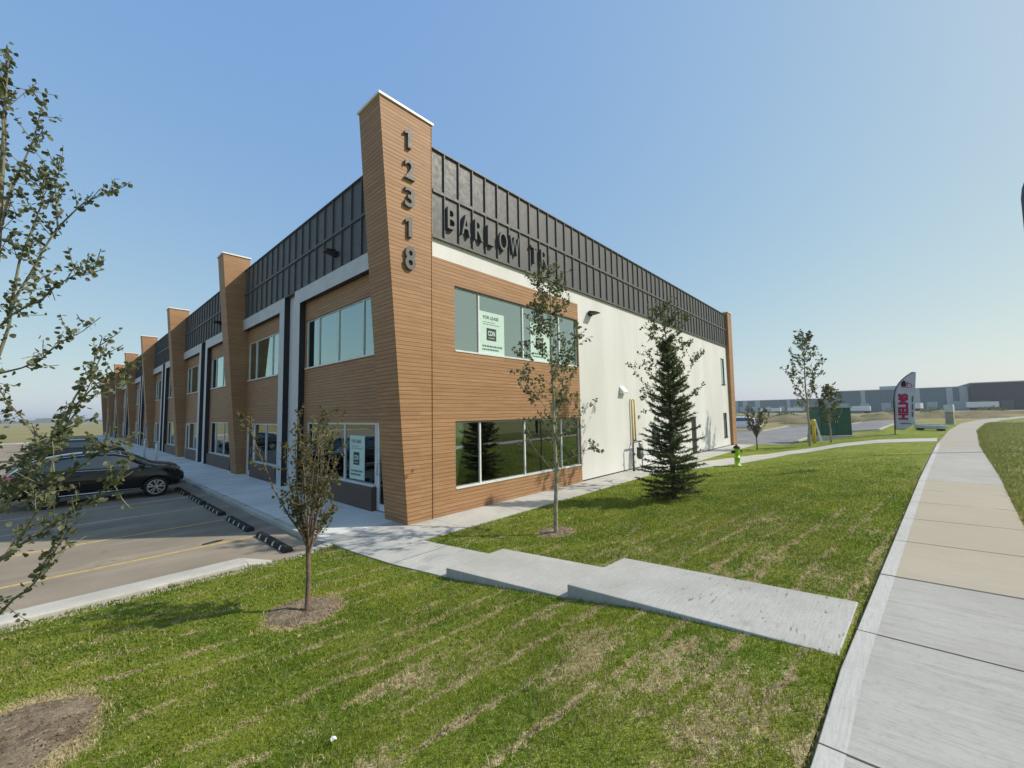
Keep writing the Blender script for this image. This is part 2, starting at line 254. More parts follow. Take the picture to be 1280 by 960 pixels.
# ------------------------------------------------------------------ mesh builder
class MB:
    def __init__(s): s.v = []; s.f = []; s.mi = []; s.sm = []; s.tone = None
    def add(s, vs, fs, mi=0, smooth=False):
        o = len(s.v); s.v += [tuple(p) for p in vs]; s.f += [tuple(o+i for i in f) for f in fs]; s.mi += [mi]*len(fs); s.sm += [smooth]*len(fs)
    def quad(s, a, b, c, d, mi=0): s.add([a, b, c, d], [(0, 1, 2, 3)], mi)
    def box(s, x0, x1, y0, y1, z0, z1, mi=0):
        v = [(x0, y0, z0), (x1, y0, z0), (x1, y1, z0), (x0, y1, z0), (x0, y0, z1), (x1, y0, z1), (x1, y1, z1), (x0, y1, z1)]
        s.add(v, [(0, 3, 2, 1), (4, 5, 6, 7), (0, 1, 5, 4), (1, 2, 6, 5), (2, 3, 7, 6), (3, 0, 4, 7)], mi)
    def hexa(s, b, t, mi=0):         # 4 bottom points counter-clockwise, 4 top points
        s.add(list(b)+list(t), [(0, 3, 2, 1), (4, 5, 6, 7), (0, 1, 5, 4), (1, 2, 6, 5), (2, 3, 7, 6), (3, 0, 4, 7)], mi)
    def prism(s, poly, axis, a, b, mi=0, mis=None):   # poly in the other two axes (cyclic order)
        def P(p, t): return {'x': (t, p[0], p[1]), 'y': (p[0], t, p[1]), 'z': (p[0], p[1], t)}[axis]
        n = len(poly); o = len(s.v); s.v += [P(p, a) for p in poly]+[P(p, b) for p in poly]
        F = [tuple(o+i for i in range(n))[::-1], tuple(o+n+i for i in range(n))]+[(o+i, o+(i+1) % n, o+n+(i+1) % n, o+n+i) for i in range(n)]
        s.f += F; s.mi += [mi, mi]+(mis if mis else [mi]*n); s.sm += [False]*len(F)
    def tube(s, pts, rs, n=8, mi=0, cap=True, smooth=True):
        pts = [Vector(p) for p in pts]; 
        if not hasattr(rs, '__len__'): rs = [rs]*len(pts)
        o = len(s.v); prev = None; m = len(pts)
        for i, p in enumerate(pts):
            d = (pts[min(i+1, m-1)]-pts[max(i-1, 0)]).normalized()
            if prev is None: a = d.orthogonal().normalized()
            else: a = (prev-d*prev.dot(d)); a = a.normalized() if a.length > 1e-6 else d.orthogonal().normalized()
            prev = a; b = d.cross(a)
            for j in range(n):
                t = 2*math.pi*j/n; s.v.append(tuple(p+(a*math.cos(t)+b*math.sin(t))*rs[i]))
        for i in range(m-1):
            for j in range(n):
                s.f.append((o+i*n+j, o+i*n+(j+1) % n, o+(i+1)*n+(j+1) % n, o+(i+1)*n+j)); s.mi.append(mi); s.sm.append(smooth)
        if cap:
            s.f += [tuple(o+j for j in range(n))[::-1], tuple(o+(m-1)*n+j for j in range(n))]; s.mi += [mi]*2; s.sm += [False]*2
    def lathe(s, prof, c=(0, 0, 0), n=16, mi=0, axis='z', smooth=True):
        o = len(s.v)
        for r, h in prof:
            for j in range(n):
                t = 2*math.pi*j/n; a, b = r*math.cos(t), r*math.sin(t)
                q = (a, b, h) if axis == 'z' else ((a, h, b) if axis == 'y' else (h, a, b)); s.v.append(tuple(c[i]+q[i] for i in range(3)))
        for i in range(len(prof)-1):
            for j in range(n): s.f.append((o+i*n+j, o+i*n+(j+1) % n, o+(i+1)*n+(j+1) % n, o+(i+1)*n+j)); s.mi.append(mi); s.sm.append(smooth)
        s.f += [tuple(o+j for j in range(n))[::-1], tuple(o+(len(prof)-1)*n+j for j in range(n))]; s.mi += [mi]*2; s.sm += [False]*2
    def build(s, name, mats, parent=None, bevel=0, loc=None, fix=True):
        me = bpy.data.meshes.new(name); me.from_pydata(s.v, [], s.f)
        for m in (mats if isinstance(mats, (list, tuple)) else [mats]): me.materials.append(M[m] if isinstance(m, str) else m)
        me.polygons.foreach_set('material_index', s.mi); me.polygons.foreach_set('use_smooth', s.sm)
        if s.tone is not None:
            at = me.attributes.new('tone', 'FLOAT', 'POINT'); at.data.foreach_set('value', np.asarray(s.tone, np.float32))
        if fix:
            bm = bmesh.new(); bm.from_mesh(me); bmesh.ops.recalc_face_normals(bm, faces=bm.faces); bm.to_mesh(me); bm.free()
        me.update(); o = bpy.data.objects.new(name, me); COL.objects.link(o)
        if parent: o.parent = parent
        if loc: o.location = loc
        if bevel:
            b = o.modifiers.new('bevel', 'BEVEL'); b.width = bevel; b.segments = 2; b.limit_method = 'ANGLE'; b.angle_limit = rad(40)
        return o
def tag(o, label=None, cat=None, group=None, kind=None):
    if label: o['label'] = label
    if cat: o['category'] = cat
    if group: o['group'] = group
    if kind: o['kind'] = kind
    return o
def thing(name, label, cat, loc=(0, 0, 0), rz=0, group=None):
    o = bpy.data.objects.new(name, None); COL.objects.link(o); o.location = loc; o.rotation_euler.z = rz; o.empty_display_size = .2; return tag(o, label, cat, group)
def kids(o): return [c for c in bpy.data.objects if c.parent == o]
def copy_tree(o, parent=None):
    c = o.copy(); COL.objects.link(c)
    if parent: c.parent = parent
    for ch in kids(o): copy_tree(ch, c)
    return c
def text_mb(txt, size, extr, bold=0.0):
    cu = bpy.data.curves.new('t', 'FONT'); cu.body = txt; cu.size = size; cu.extrude = extr; cu.offset = bold; cu.align_x = 'LEFT'; cu.resolution_u = 4
    o = bpy.data.objects.new('t', cu); COL.objects.link(o); dg = bpy.context.evaluated_depsgraph_get(); me = bpy.data.meshes.new_from_object(o.evaluated_get(dg))
    vs = np.array([v.co[:] for v in me.vertices]); fs = [tuple(p.vertices) for p in me.polygons]
    bpy.data.objects.remove(o); bpy.data.curves.remove(cu); bpy.data.meshes.remove(me); return vs, fs
def fit_text(txt, w, h, extr, bold=0.0):     # glyphs stretched to a w x h box, origin at its lower left
    vs, fs = text_mb(txt, 1.0, 1.0, bold); lo, hi = vs.min(0), vs.max(0)
    vs = (vs-lo)/np.maximum(hi-lo, 1e-6)*np.array([w, h, extr]); return vs, fs

# ------------------------------------------------------------------ structure: ground sheets
def drape(name, poly, mat, off=.004, skirt=0, kind='structure', HF=H, cuts=()):
    bm = bmesh.new(); bm.faces.new([bm.verts.new((p[0], p[1], 0)) for p in poly])
    for yb in list(YS[1:-1])+list(cuts):
        bmesh.ops.bisect_plane(bm, geom=bm.verts[:]+bm.edges[:]+bm.faces[:], plane_co=(0, yb, 0), plane_no=(0, 1, 0))
    bmesh.ops.triangulate(bm, faces=[f for f in bm.faces if len(f.verts) > 4])
    for v in bm.verts: v.co.z = HF(v.co.x, v.co.y)+off
    bmesh.ops.recalc_face_normals(bm, faces=bm.faces)
    if sum(f.normal.z for f in bm.faces) < 0: bmesh.ops.reverse_faces(bm, faces=bm.faces)
    if skirt:
        be = [e for e in bm.edges if e.is_boundary]; r = bmesh.ops.extrude_edge_only(bm, edges=be)
        for v in [g for g in r['geom'] if isinstance(g, bmesh.types.BMVert)]: v.co.z -= skirt
        bmesh.ops.recalc_face_normals(bm, faces=bm.faces)
    me = bpy.data.meshes.new(name); bm.to_mesh(me); bm.free(); me.materials.append(M[mat])
    o = bpy.data.objects.new(name, me); COL.objects.link(o); o['kind'] = kind; return o
# ground sheet: lower under the car park (y > -0.3) than under the lawns
gm = MB(); GY = [-2500, -9.5, -7.8, -6.2, -5.1, -3.1, -1.6, -.36, -.30, 2500]; GZ = [.60, .60, .57, .40, .20, -.02, -.024, -.03, -.16, -.16]
for i in range(len(GY)-1):
    for xa, xb in ((-2500, 27.2), (27.2, 90), (90, 2500)):
        gm.quad((xa, GY[i], GZ[i]), (xb, GY[i], GZ[i]), (xb, GY[i+1], GZ[i+1]), (xa, GY[i+1], GZ[i+1]))
tag(gm.build('ground', 'field'), kind='structure')
drape('lawn', [(-30, -.3), (-30, -7.0), (-9, -7.4), (-2.96, -7.8), (.15, -8.0), (9.36, -8.7), (23.5, -9.9), (57.6, -13.7), (66, -9.9), (44, -4.2), (36.8, -8.2), (34.5, -3.4), (30, -3.3), (27.6, -1.0), (27, -.9), (-1.8, -.9), (-2.1, -.3)], 'lawn', .0)
drape('verge', [(-30, -8.2), (-9, -8.4), (4.4, -9.5), (10.4, -10.1), (22, -11.1), (57, -15.3), (85, -21.5), (130, -42), (130, -90), (-30, -90)], 'rough', .0)
YW = [(-30, -5.8), (-9, -7.42), (-2.96, -7.84), (-1.86, -7.89), (.15, -8.05), (9.36, -8.78), (23.5, -10.0), (40, -11.7), (57.6, -13.9), (72, -16.6), (86, -20.2), (110, -29), (140, -42)]
YE = [(138, -45), (108, -31.2), (85, -22.2), (71, -18.4), (57, -15.5), (40, -13.1), (22.05, -11.25), (10.4, -10.28), (4.4, -9.7), (-3, -9.1), (-9, -8.6), (-30, -7.2)]
drape('sidewalk', YW+YE, 'walk', .035, .12)
# joints and the border strip of the walk as thin sunk lines of dirt
jm = MB()
def walk_y(x, e): 
    xs, ys = zip(*(YW if e else YE[::-1])); return float(np.interp(x, xs, ys))
for x in [-9.5+1.68*i+.03*random.uniform(-1, 1) for i in range(0, 34)]+[.57]:
    xa = x; xb = x-.02; ya = walk_y(xa, 1)+.001; yb = walk_y(xb, 0)
    w = .006
    jm.quad((xa-w, ya, H(0, ya)+.0385), (xa+w, ya, H(0, ya)+.0385), (xb+w, yb, H(0, yb)+.0385), (xb-w, yb, H(0, yb)+.0385))
bs = MB(); prev = None
for x in np.arange(-10, 24, .5):
    ya = walk_y(x, 1)-.004; yb = walk_y(x, 1)-.125
    if prev: bs.quad((prev[0], prev[2], H(0, prev[2])+.0372), (x, yb, H(0, yb)+.0372), (x, ya, H(0, ya)+.0372), (prev[0], prev[1], H(0, prev[1])+.0372))
    prev = (x, ya, yb)
tag(bs.build('sidewalk_border', 'border'), kind='structure')
M['joint'] = plain('joint_dirt', (.10, .09, .07), .9, .1); tag(jm.build('sidewalk_joints', 'joint'), kind='structure')
drape('cross_walk', [(13.0, -1.26), (15.57, -1.5), (20.0, -2.82), (24.5, -5.6), (28.9, -10.35), (25.8, -10.15), (22.5, -6.6), (19.5, -4.4), (16.7, -3.5), (13.74, -2.4), (10.5, -1.26)], 'side', .02, .1)
# walkway along the long gable, plaza round the corner, walk along the shop fronts
sm = MB(); sm.box(.42, 27.25, -1.25, -.002, -.2, .02); tag(sm.build('side_walkway', 'side'), kind='structure')
pm = MB(); pm.prism([(-2.1, .5), (-2.0, .0), (-1.97, -.77), (-1.85, -1.93), (-1.61, -3.105), (-.40, -3.155), (-.63, -1.91), (-.74, -1.22), (.417, -1.25), (.417, .5)], 'z', -.2, .018)
tag(pm.build('plaza', 'plaza'), kind='structure')
fm = MB(); fm.box(-1.958, .0, .503, 95, -.2, .016); tag(fm.build('shopfront_walk', 'shopwalk'), kind='structure')
jm = MB()
for y in np.arange(3.0, 95, 2.4): jm.box(-2.095, -.32, y-.006, y+.006, .010, .0185)
for x in np.arange(2.4, 27, 1.9): jm.box(x-.006, x+.006, -1.247, -.035, .014, .0225)
jm.box(-2.0, -.3, -.012, .0, .014, .0205); jm.box(-1.86, -.62, -1.93, -1.92, .014, .0205); jm.hexa([(-.33, -.05, .015), (-.30, -.05, .015), (.42, -1.24, .015), (.39, -1.24, .015)], [(-.33, -.05, .0208), (-.31, -.05, .0208), (.415, -1.24, .0208), (.395, -1.24, .0208)])
tag(jm.build('walkway_joints', 'joint'), kind='structure')
def slab(name, b, z0, z1, thick):
    m = MB(); t = [(b[0][0], b[0][1], z0), (b[1][0], b[1][1], z0), (b[2][0], b[2][1], z1), (b[3][0], b[3][1], z1)]
    m.hexa([(p[0], p[1], p[2]-thick) for p in t], t); return tag(m.build(name, 'step', bevel=.012), kind='structure')
slab('lower_step_landing', [(-1.62, -3.09), (-.40, -3.15), (-.22, -5.40), (-1.44, -5.30)], .155, .245, .34)
slab('upper_step_landing', [(-1.46, -5.23), (-.176, -5.33), (-.367, -7.93), (-1.606, -7.86)], .41, .60, .42)
# car park
lm = MB(); lm.box(-36, -2.0, .10, 69, -.3, -.10); tag(lm.build('parking_lot', 'asphalt'), kind='structure')
km = MB(); km.prism([(.42, -.12), (.40, .035), (.06, .05), (-.05, .04), (-.05, -.2), (.42, -.2)], 'x', -36, -3.45)
km.hexa([(-3.45, -.05, -.2), (-3.0, -.12, -.2), (-3.0, .22, -.2), (-3.45, .42, -.2)], [(-3.45, -.05, .04), (-3.0, -.12, -.06), (-3.0, .22, -.085), (-3.45, .40, .035)])
pr = None
for i in range(9):                       # the low curved nosing that joins the plaza corner
    t = i/8; x = -2.95+.93*t; y = -.12+.42*math.sin(t*1.5)*.55; z = -.085+.10*t
    if pr: km.hexa([(pr[0], pr[1]-.22, -.2), (x, y-.22, -.2), (x, y+.06, -.2), (pr[0], pr[1]+.06, -.2)], [(pr[0], pr[1]-.22, pr[2]+.04), (x, y-.22, z+.02), (x, y+.06, z), (pr[0], pr[1]+.06, pr[2])])
    pr = (x, y, z)
km.box(-36, -.3, 69, 69.3, -.3, .05); km.box(-2.104, -1.96, .503, 69, -.25, .012)
tag(km.build('kerb', 'kerb', bevel=.02), kind='structure')
ym = MB(); wm = MB()
STALL = [2.25, 4.57, 6.95, 9.3, 11.75, 14.1, 16.5, 18.9, 21.3, 23.7, 26.1, 28.5, 31, 33.4, 36, 38.4, 41, 43.4, 46, 48.5, 51, 53.5]
for i, y in enumerate(STALL): (ym if i < 2 else wm).box(-8.0, -2.75, y-.032, y+.032, -.14, -.096)
tag(ym.build('yellow_stall_lines', 'yellowline'), kind='structure'); tag(wm.build('pale_stall_lines', 'whiteline'), kind='structure')
om = MB(); om.prism([(-3.62, 2.36), (-3.3, 2.40), (-3.2, 2.5), (-3.33, 2.56), (-3.6, 2.47)], 'z', -.12, -.0965); M['oil'] = plain('oil_stain', (.03, .027, .024), .6, .4); tag(om.build('asphalt_patch', 'oil'), kind='structure')
# lot and road behind the building
drape('rear_lot', [(27.25, 60), (27.25, -1.0), (28.6, -3.05), (36.8, -3.2), (41.9, -5.6), (40.5, -7.75), (66, -9.6), (75, -10.2), (75, -5.4), (68.9, -4.1), (64.2, 2.2), (48.4, 2.4), (47.6, 4.4), (47, 60)], 'asphalt2', .006)
kb = MB()
def kerbline(pts, w=.16, h=.09):
    for (a, b) in zip(pts, pts[1:]):
        a = Vector((*a, 0)); b = Vector((*b, 0)); n = (b-a).cross(Vector((0, 0, 1))).normalized()*w/2; za = H(0, a.y); zb = H(0, b.y)
        kb.hexa([(a-n)[:2]+(za-.05,), (b-n)[:2]+(zb-.05,), (b+n)[:2]+(zb-.05,), (a+n)[:2]+(za-.05,)], [(a-n)[:2]+(za+h,), (b-n)[:2]+(zb+h,), (b+n)[:2]+(zb+h,), (a+n)[:2]+(za+h,)])
kerbline([(30.5, -3.15), (36.8, -3.25), (41.9, -5.65), (40.6, -7.7), (66, -9.55)]); kerbline([(47.2, 30), (47.6, 4.4), (48.4, 2.4), (64.2, 2.2), (69, -4.1), (75, -5.4)])
tag(kb.build('rear_kerb', 'kerb'), kind='structure')
drape('far_path', [(75, -22), (75, -20.9), (160, -60), (160, -62)], 'kerb', .02)

# ------------------------------------------------------------------ the building
B = thing('commercial_building', 'long two storey commercial building with brown board cladding, charcoal parapet and flared columns', 'building')
NB = 7; BAY = 13.3; HP = 9.29; HW = 6.99; XE = 26.3
def wall_holes(mb, axis, t0, t1, a0, a1, z0, z1, holes, mi=0):
    """wall sheet: outer face at t0, inner at t1, spans a0..a1 and z0..z1, rectangular holes (a, b, z, z)"""
    A = sorted({a0, a1, *[h[0] for h in holes], *[h[1] for h in holes]}); Z = sorted({z0, z1, *[h[2] for h in holes], *[h[3] for h in holes]})
    def P(t, a, z): return (t, a, z) if axis == 'x' else (a, t, z)
    ins = lambda a, z: any(h[0] < a < h[1] and h[2] < z < h[3] for h in holes)
    solid = lambda i, j: 0 <= i < len(A)-1 and 0 <= j < len(Z)-1 and not ins((A[i]+A[i+1])/2, (Z[j]+Z[j+1])/2)
    o = len(mb.v); vid = {}
    def V(t, i, j):
        q = (t, i, j)
        if q not in vid: vid[q] = len(mb.v); mb.v.append(P(t, A[i], Z[j]))
        return vid[q]
    def F(*q): mb.f.append(q); mb.mi.append(mi); mb.sm.append(False)
    for i in range(len(A)-1):
        for j in range(len(Z)-1):
            if not solid(i, j): continue
            for t in (t0, t1): F(V(t, i, j), V(t, i+1, j), V(t, i+1, j+1), V(t, i, j+1))
            for (di, dj, e) in ((-1, 0, ((i, j), (i, j+1))), (1, 0, ((i+1, j), (i+1, j+1))), (0, -1, ((i, j), (i+1, j))), (0, 1, ((i, j+1), (i+1, j+1)))):
                if not solid(i+di, j+dj): F(V(t0, *e[0]), V(t0, *e[1]), V(t1, *e[1]), V(t1, *e[0]))
def window(axis, t, a0, a1, z0, z1, mull, parent, fr=.045, mat='alu', sill=True):
    """frame with mullions; t = plane of the glass, outside is towards -t"""
    f = MB()
    def bx(u0, u1, v0, v1, d0=-.03, d1=.04):
        if axis == 'x': f.box(t+d0, t+d1, u0, u1, v0, v1)
        else: f.box(u0, u1, t+d0, t+d1, v0, v1)
    bx(a0, a0+fr, z0, z1); bx(a1-fr, a1, z0, z1); bx(a0+fr, a1-fr, z1-fr, z1)
    bx(a0+fr, a1-fr, z0, z0+fr)
    if sill: bx(a0+.004, a1-.004, z0+.004, z0+fr*1.1, -.105, -.0305)
    for m in mull: bx(m-fr*.55, m+fr*.55, z0+fr, z1-fr, -.038, .04)
    w = f.build('window', mat, parent)
    g = MB()
    if axis == 'x': g.box(t-.004, t+.004, a0+.02, a1-.02, z0+.02, z1-.02)
    else: g.box(a0+.02, a1-.02, t-.004, t+.004, z0+.02, z1-.02)
    g.build('pane', 'glass_coated' if z0 > 4 else 'glass', w); return w
# --- gable (y = 0): brown field, white field, strip under the parapet
m = MB(); wall_holes(m, 'y', -.03, .12, .42, 7.02, .03, 6.5, [(1.15, 6.98, 4.14, 5.9), (1.15, 6.98, .6, 2.33)]); m.build('cladding_wall', 'wood', B)
m = MB(); wall_holes(m, 'y', 0, .12, .42, XE, .06, HW, [(.421, 7.0, .0601, 6.501), (24.78, 25.58, .6, 2.3), (24.78, 25.58, 4.22, 6.07), (18.5, 19.3, .08, 2.15)]); m.build('wall', 'white', B)
m = MB(); m.box(7.03, XE, -.012, .1, -.1, .0595); m.build('base_flashing', 'black', B)
for z0, z1 in ((4.14, 5.9), (.6, 2.33)): window('y', .06, 1.152, 6.978, z0+.002, z1-.002, (2.07, 3.95, 5.88), B)
for z0, z1 in ((.6, 2.3), (4.22, 6.07)): window('y', .05, 24.782, 25.578, z0+.002, z1-.002, (), B, mat='black')
d = MB(); d.box(18.504, 19.296, .04, .09, .084, 2.146); d = d.build('side_door', 'black', B); hd = MB(); hd.box(19.18, 19.22, -.01, .039, 1.0, 1.1); hd.build('handle', 'galv', d)
for zt in (5.872, 2.302): m = MB(); m.box(1.16, 6.97, -.028, .05, zt, zt+.025); m.build('window_head_trim', 'black', B)
# --- parapets with standing seams
m = MB(); y0 = -.05
m.box(.42, XE, y0, .25, HW, HP); m.box(.42, XE, y0-.045, y0, 8.16, 8.24); m.box(.42, XE, y0-.03, y0-.001, HW-.015, HW+.05)
x = .79
while x < XE-.1:
    m.box(x-.014, x+.014, y0-.048, y0-.0005, HW+.055, 8.155); m.box(x-.014, x+.014, y0-.048, y0-.0005, 8.245, HP); x += .494
m.build('parapet', 'char', B)
m = MB(); m.box(.42, XE, y0-.055, .3, HP+.001, HP+.035); m.build('parapet_cap', 'char', B)
def left_parapet(parent, y0, y1):
    m = MB(); X = -.15; m.box(X, .25, y0, y1, HW, HP); m.box(X-.045, X, y0, y1, 8.12, 8.2); m.box(X-.02, X-.001, y0, y1, HW+.002, HW+.04)
    y = y0+.3
    while y < y1-.1:
        m.box(X-.048, X-.0005, y-.014, y+.014, HW+.045, 8.115); m.box(X-.048, X-.0005, y-.014, y+.014, 8.205, HP); y += .61
    p = m.build('parapet', 'char', parent); c = MB(); c.box(X-.055, .3, y0, y1, HP+.001, HP+.035); c.build('parapet_cap', 'char', p); return p
# --- columns: flared fins, front leaning out towards the top
PROF = [(-.30, 0), (-.94, 8.25), (-1.06, 9.9)]
def column(parent, y0, y1, xr, name='column'):
    c = MB(); c.prism([(xr, 0.0), PROF[0], PROF[1], PROF[2], (xr, 9.9)], 'y', y0, y1); o = c.build(name, 'wood', parent)
    k = MB(); k.box(PROF[2][0]-.04, xr+.04, y0-.04, y1+.04, 9.901, 9.955); k.build('column_cap', 'capm', o); return o
c0 = column(B, -.06, .9, .4)
tr = MB(); tr.tube([(PROF[0][0]-.004, -.063, .03), (PROF[1][0]-.004, -.063, 8.25), (PROF[2][0]-.004, -.063, 9.9)], .012, 6); tr.tube([(.4, -.062, .03), (.4, -.062, 9.9)], .013, 6); tr.build('corner_trim', 'wood', c0)
# --- one bay of the shop front, then copies
parts = []
def bay(parent):
    P = []
    # unit A: y .9 to 7.2, unit B: y 8.18 to 13.3
    m = MB()
    wall_holes(m, 'x', 0, .14, .9, 6.74, .02, 6.5, [(1.3, 6.62, 4.15, 5.86), (.93, 6.42, .021, 2.32)])
    wall_holes(m, 'x', 0, .14, 8.66, 13.3, .02, 6.5, [(9.3, 13.12, 4.15, 5.9), (9.1, 13.1, .021, 2.27)])
    P.append(m.build('cladding_wall', 'wood', parent))
    m = MB(); m.box(.002, .14, 7.18, 8.2, .0, HW); P.append(m.build('slot_panel', 'white', parent))
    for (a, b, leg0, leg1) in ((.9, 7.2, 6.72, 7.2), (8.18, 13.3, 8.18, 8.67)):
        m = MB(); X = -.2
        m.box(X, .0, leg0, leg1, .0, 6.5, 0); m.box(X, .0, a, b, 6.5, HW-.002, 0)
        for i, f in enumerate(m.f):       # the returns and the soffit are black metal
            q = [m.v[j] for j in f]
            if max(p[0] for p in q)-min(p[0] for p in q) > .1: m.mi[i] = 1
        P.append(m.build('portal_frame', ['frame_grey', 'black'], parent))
    P.append(window('x', .06, 1.302, 6.618, 4.152, 5.858, (2.66, 4.22, 5.63), parent))
    P.append(window('x', .06, 9.302, 13.118, 4.152, 5.898, (10.08, 12.1), parent))
    P.append(window('x', .05, 1.92, 6.418, .62, 2.318, (3.7, 5.3), parent)); P.append(window('x', .05, 9.102, 12.1, .62, 2.268, (10.6,), parent))
    for (a, b) in ((1.86, 6.44), (9.02, 12.12)):
        m = MB(); m.box(-.13, .1, a, b, .018, .617); P.append(m.build('knee_wall', 'knee', parent))
    for (a, b, z, hy) in ((.934, 1.90, 2.318, 1.74), (12.12, 13.098, 2.268, 12.28)):
        f = MB(); t = .05
        f.box(t-.03, t+.04, a, a+.05, .018, z); f.box(t-.03, t+.04, b-.05, b, .018, z); f.box(t-.03, t+.04, a+.05, b-.05, z-.05, z)
        f.box(t-.022, t+.03, a+.055, a+.15, .03, z-.055); f.box(t-.022, t+.03, b-.15, b-.055, .03, z-.055); f.box(t-.022, t+.03, a+.15, b-.15, .03, .2); f.box(t-.022, t+.03, a+.15, b-.15, z-.16, z-.055)
        d = f.build('door', 'alu', parent); g = MB(); g.box(t-.003, t+.003, a+.145, b-.145, .19, z-.155); g.build('pane', 'glass', d)
        h = MB(); h.tube([(t-.025, hy, .95), (t-.09, hy, .95), (t-.09, hy, 1.25), (t-.025, hy, 1.25)], .012, 6); h.build('handle', 'galv', d); P.append(d)
    for (a, b) in ((.92, 1.3),):
        m = MB(); m.box(-.004, .02, 1.3, 6.62, 5.845, 5.858); P.append(m.build('window_head_trim', 'black', parent))
    m = MB(); ly = 4.0
    m.box(-.25, -.151, ly-.11, ly+.11, 7.42, 7.56); m.prism([(-.25, 7.45), (-.52, 7.50), (-.54, 7.54), (-.25, 7.6)], 'y', ly-.14, ly+.14); P.append(m.build('wall_lamp', 'black', parent, bevel=.01))
    P.append(left_parapet(parent, .9, 13.3))
    return P
bay0 = bay(B)
for k in range(1, NB):
    for o in bay0:
        c = copy_tree(o, B); c.location.y = BAY*k
col1 = column(B, BAY, BAY+.9, .0)
for k in range(2, NB+1):
    c = copy_tree(col1, B); c.location.y = BAY*(k-1)
YE_ = BAY*NB+.9
# --- end fin of the gable, remaining walls, roof, inside
c = MB(); c.prism([(.4, 0.05), (-.16, .05), (-.22, 9.5), (.4, 9.5)], 'x', XE+.002, XE+.95); e = c.build('end_column', 'wood', B)
k_ = MB(); k_.box(XE-.03, XE+.98, -.26, .44, 9.501, 9.55); k_.build('column_cap', 'capm', e)
m = MB(); m.box(XE+.1, XE+.3, .41, YE_, 0, HP-.01); m.box(.26, XE+.1, YE_-.3, YE_-.05, 0, HP-.01); m.build('wall', 'white', B)
m = MB(); m.box(.26, XE+.1, .26, YE_-.31, 8.7, 8.9); m.build('roof', 'roof', B)
m = MB(); m.box(.16, 26, .14, YE_-.4, -.1, .01, 1); m.box(.3, 26, .4, YE_-.4, 3.2, 3.5); m.box(.16, 26, .14, YE_-.4, 6.6, 6.75)
m.box(10.8, 11.0, .14, YE_-.4, .01, 6.6)
for k in range(NB):
    m.box(.16, 11, BAY*k+7.6, BAY*k+7.75, .01, 6.6); 
    if k: m.box(.16, 11, BAY*k+.35, BAY*k+.5, .01, 6.6)
for (xx, yy) in ((3.35, .35), (3.0, 5.2), (7.6, .9), (1.6, 6.2)): m.box(xx, xx+.3, yy, yy+.3, .011, 6.6)
m.box(.3, .5, 2.2, 2.6, 3.5, 6.6); m.box(1.5, 5.0, 1.5, 1.62, .011, 3.2); m.box(5.6, 10, 1.9, 2.02, .011, 3.2); m.box(.6, 5.2, 1.7, 1.82, 3.5, 6.6); m.box(7.4, 10.8, .16, .28, .011, 6.6)
m.build('interior', ['interior', 'intfloor'], B)
# --- lettering
def upright(mb, vs, fs, ox, oy, oz, mi=0):      # text plane: x along the gable, facing -Y
    mb.add([(ox+p[0], oy-p[2], oz+p[1]) for p in vs], fs, mi)
LET = [('B', .84, 1.16), ('A', 1.32, 1.66), ('R', 1.80, 2.14), ('L', 2.29, 2.58), ('O', 2.76, 3.15), ('W', 3.24, 3.68), ('T', 4.24, 4.57), ('R', 4.74, 5.13)]
for ch, a, b in LET:
    m = MB(); vs, fs = fit_text(ch, (b-a)*.92, .57, .10, .004); upright(m, vs, fs, a, -.062, 7.32); m.build('sign_letter', 'letter', B)
DIG = [('1', -.42, -.24, 8.93, 9.40), ('2', -.42, -.14, 8.16, 8.64), ('3', -.42, -.14, 7.46, 7.95), ('1', -.40, -.22, 6.73, 7.22), ('8', -.41, -.12, 5.94, 6.50)]
for ch, a, b, z0, z1 in DIG:
    m = MB()
    if ch == '1': w = b-a; h = z1-z0; m.prism([(a+.45*w, z0), (a+w, z0), (a+w, z1), (a+.62*w, z1), (a, z1-.17*h), (a, z1-.32*h), (a+.45*w, z1-.22*h)], 'y', -.134, -.064)
    else: vs, fs = fit_text(ch, b-a, z1-z0, .07, .02); upright(m, vs, fs, a, -.064, z0)
    m; m.build('number_digit', 'letter', B)
# --- small fittings of the gable
for xx in (7.9, 17.9):
    m = MB(); m.box(xx-.12, xx+.12, -.06, -.001, 6.2, 6.36); m.prism([(-.061, 6.24), (-.36, 6.27), (-.38, 6.30), (-.061, 6.38)], 'x', xx-.17, xx+.17); m.build('wall_lamp', 'black', B, bevel=.01)
m = MB(); m.prism([(-.001, 3.26), (-.18, 3.26), (-.20, 3.34), (-.001, 3.58)], 'x', 10.08, 10.5); m.build('vent_hood', 'capm', B)
m = MB(); m.box(11.75, 11.87, -.05, -.001, 2.2, 2.33); m.build('hose_bib', 'galv', B)
m = MB(); m.box(13.2, 13.75, -.12, -.001, .9, 1.7); m.box(13.22, 13.73, -.135, -.12, .92, 1.68); m.build('electric_box', 'greypipe', B)
for xx in (11.02, 11.27):
    m = MB(); m.tube([(xx, -.07, 1.15), (xx, -.07, 3.0), (xx, .05, 3.05)], .038, 8); m.build('gas_pipe', 'gaspipe', B)
G = thing('gas_meter', 'grey gas meter on bent pipes standing against the white wall', 'gas meter', (10.95, -.3, .02))
m = MB(); m.tube([(-.42, 0, 0), (-.42, 0, 1.12), (-.36, 0, 1.2), (.32, 0, 1.2), (.4, 0, 1.12), (.4, 0, .95)], .036, 8); m.tube([(-.42, 0, .0), (-.42, 0, .32)], .055, 8); m.tube([(.4, 0, .6), (.4, 0, .0)], .022, 8); m.tube([(.07, 0, 1.2), (.07, .2, 1.25)], .03, 8); m.tube([(-.42, 0, .7), (-.42, -.08, .7)], .05, 8); m.build('pipe', 'greypipe', G)
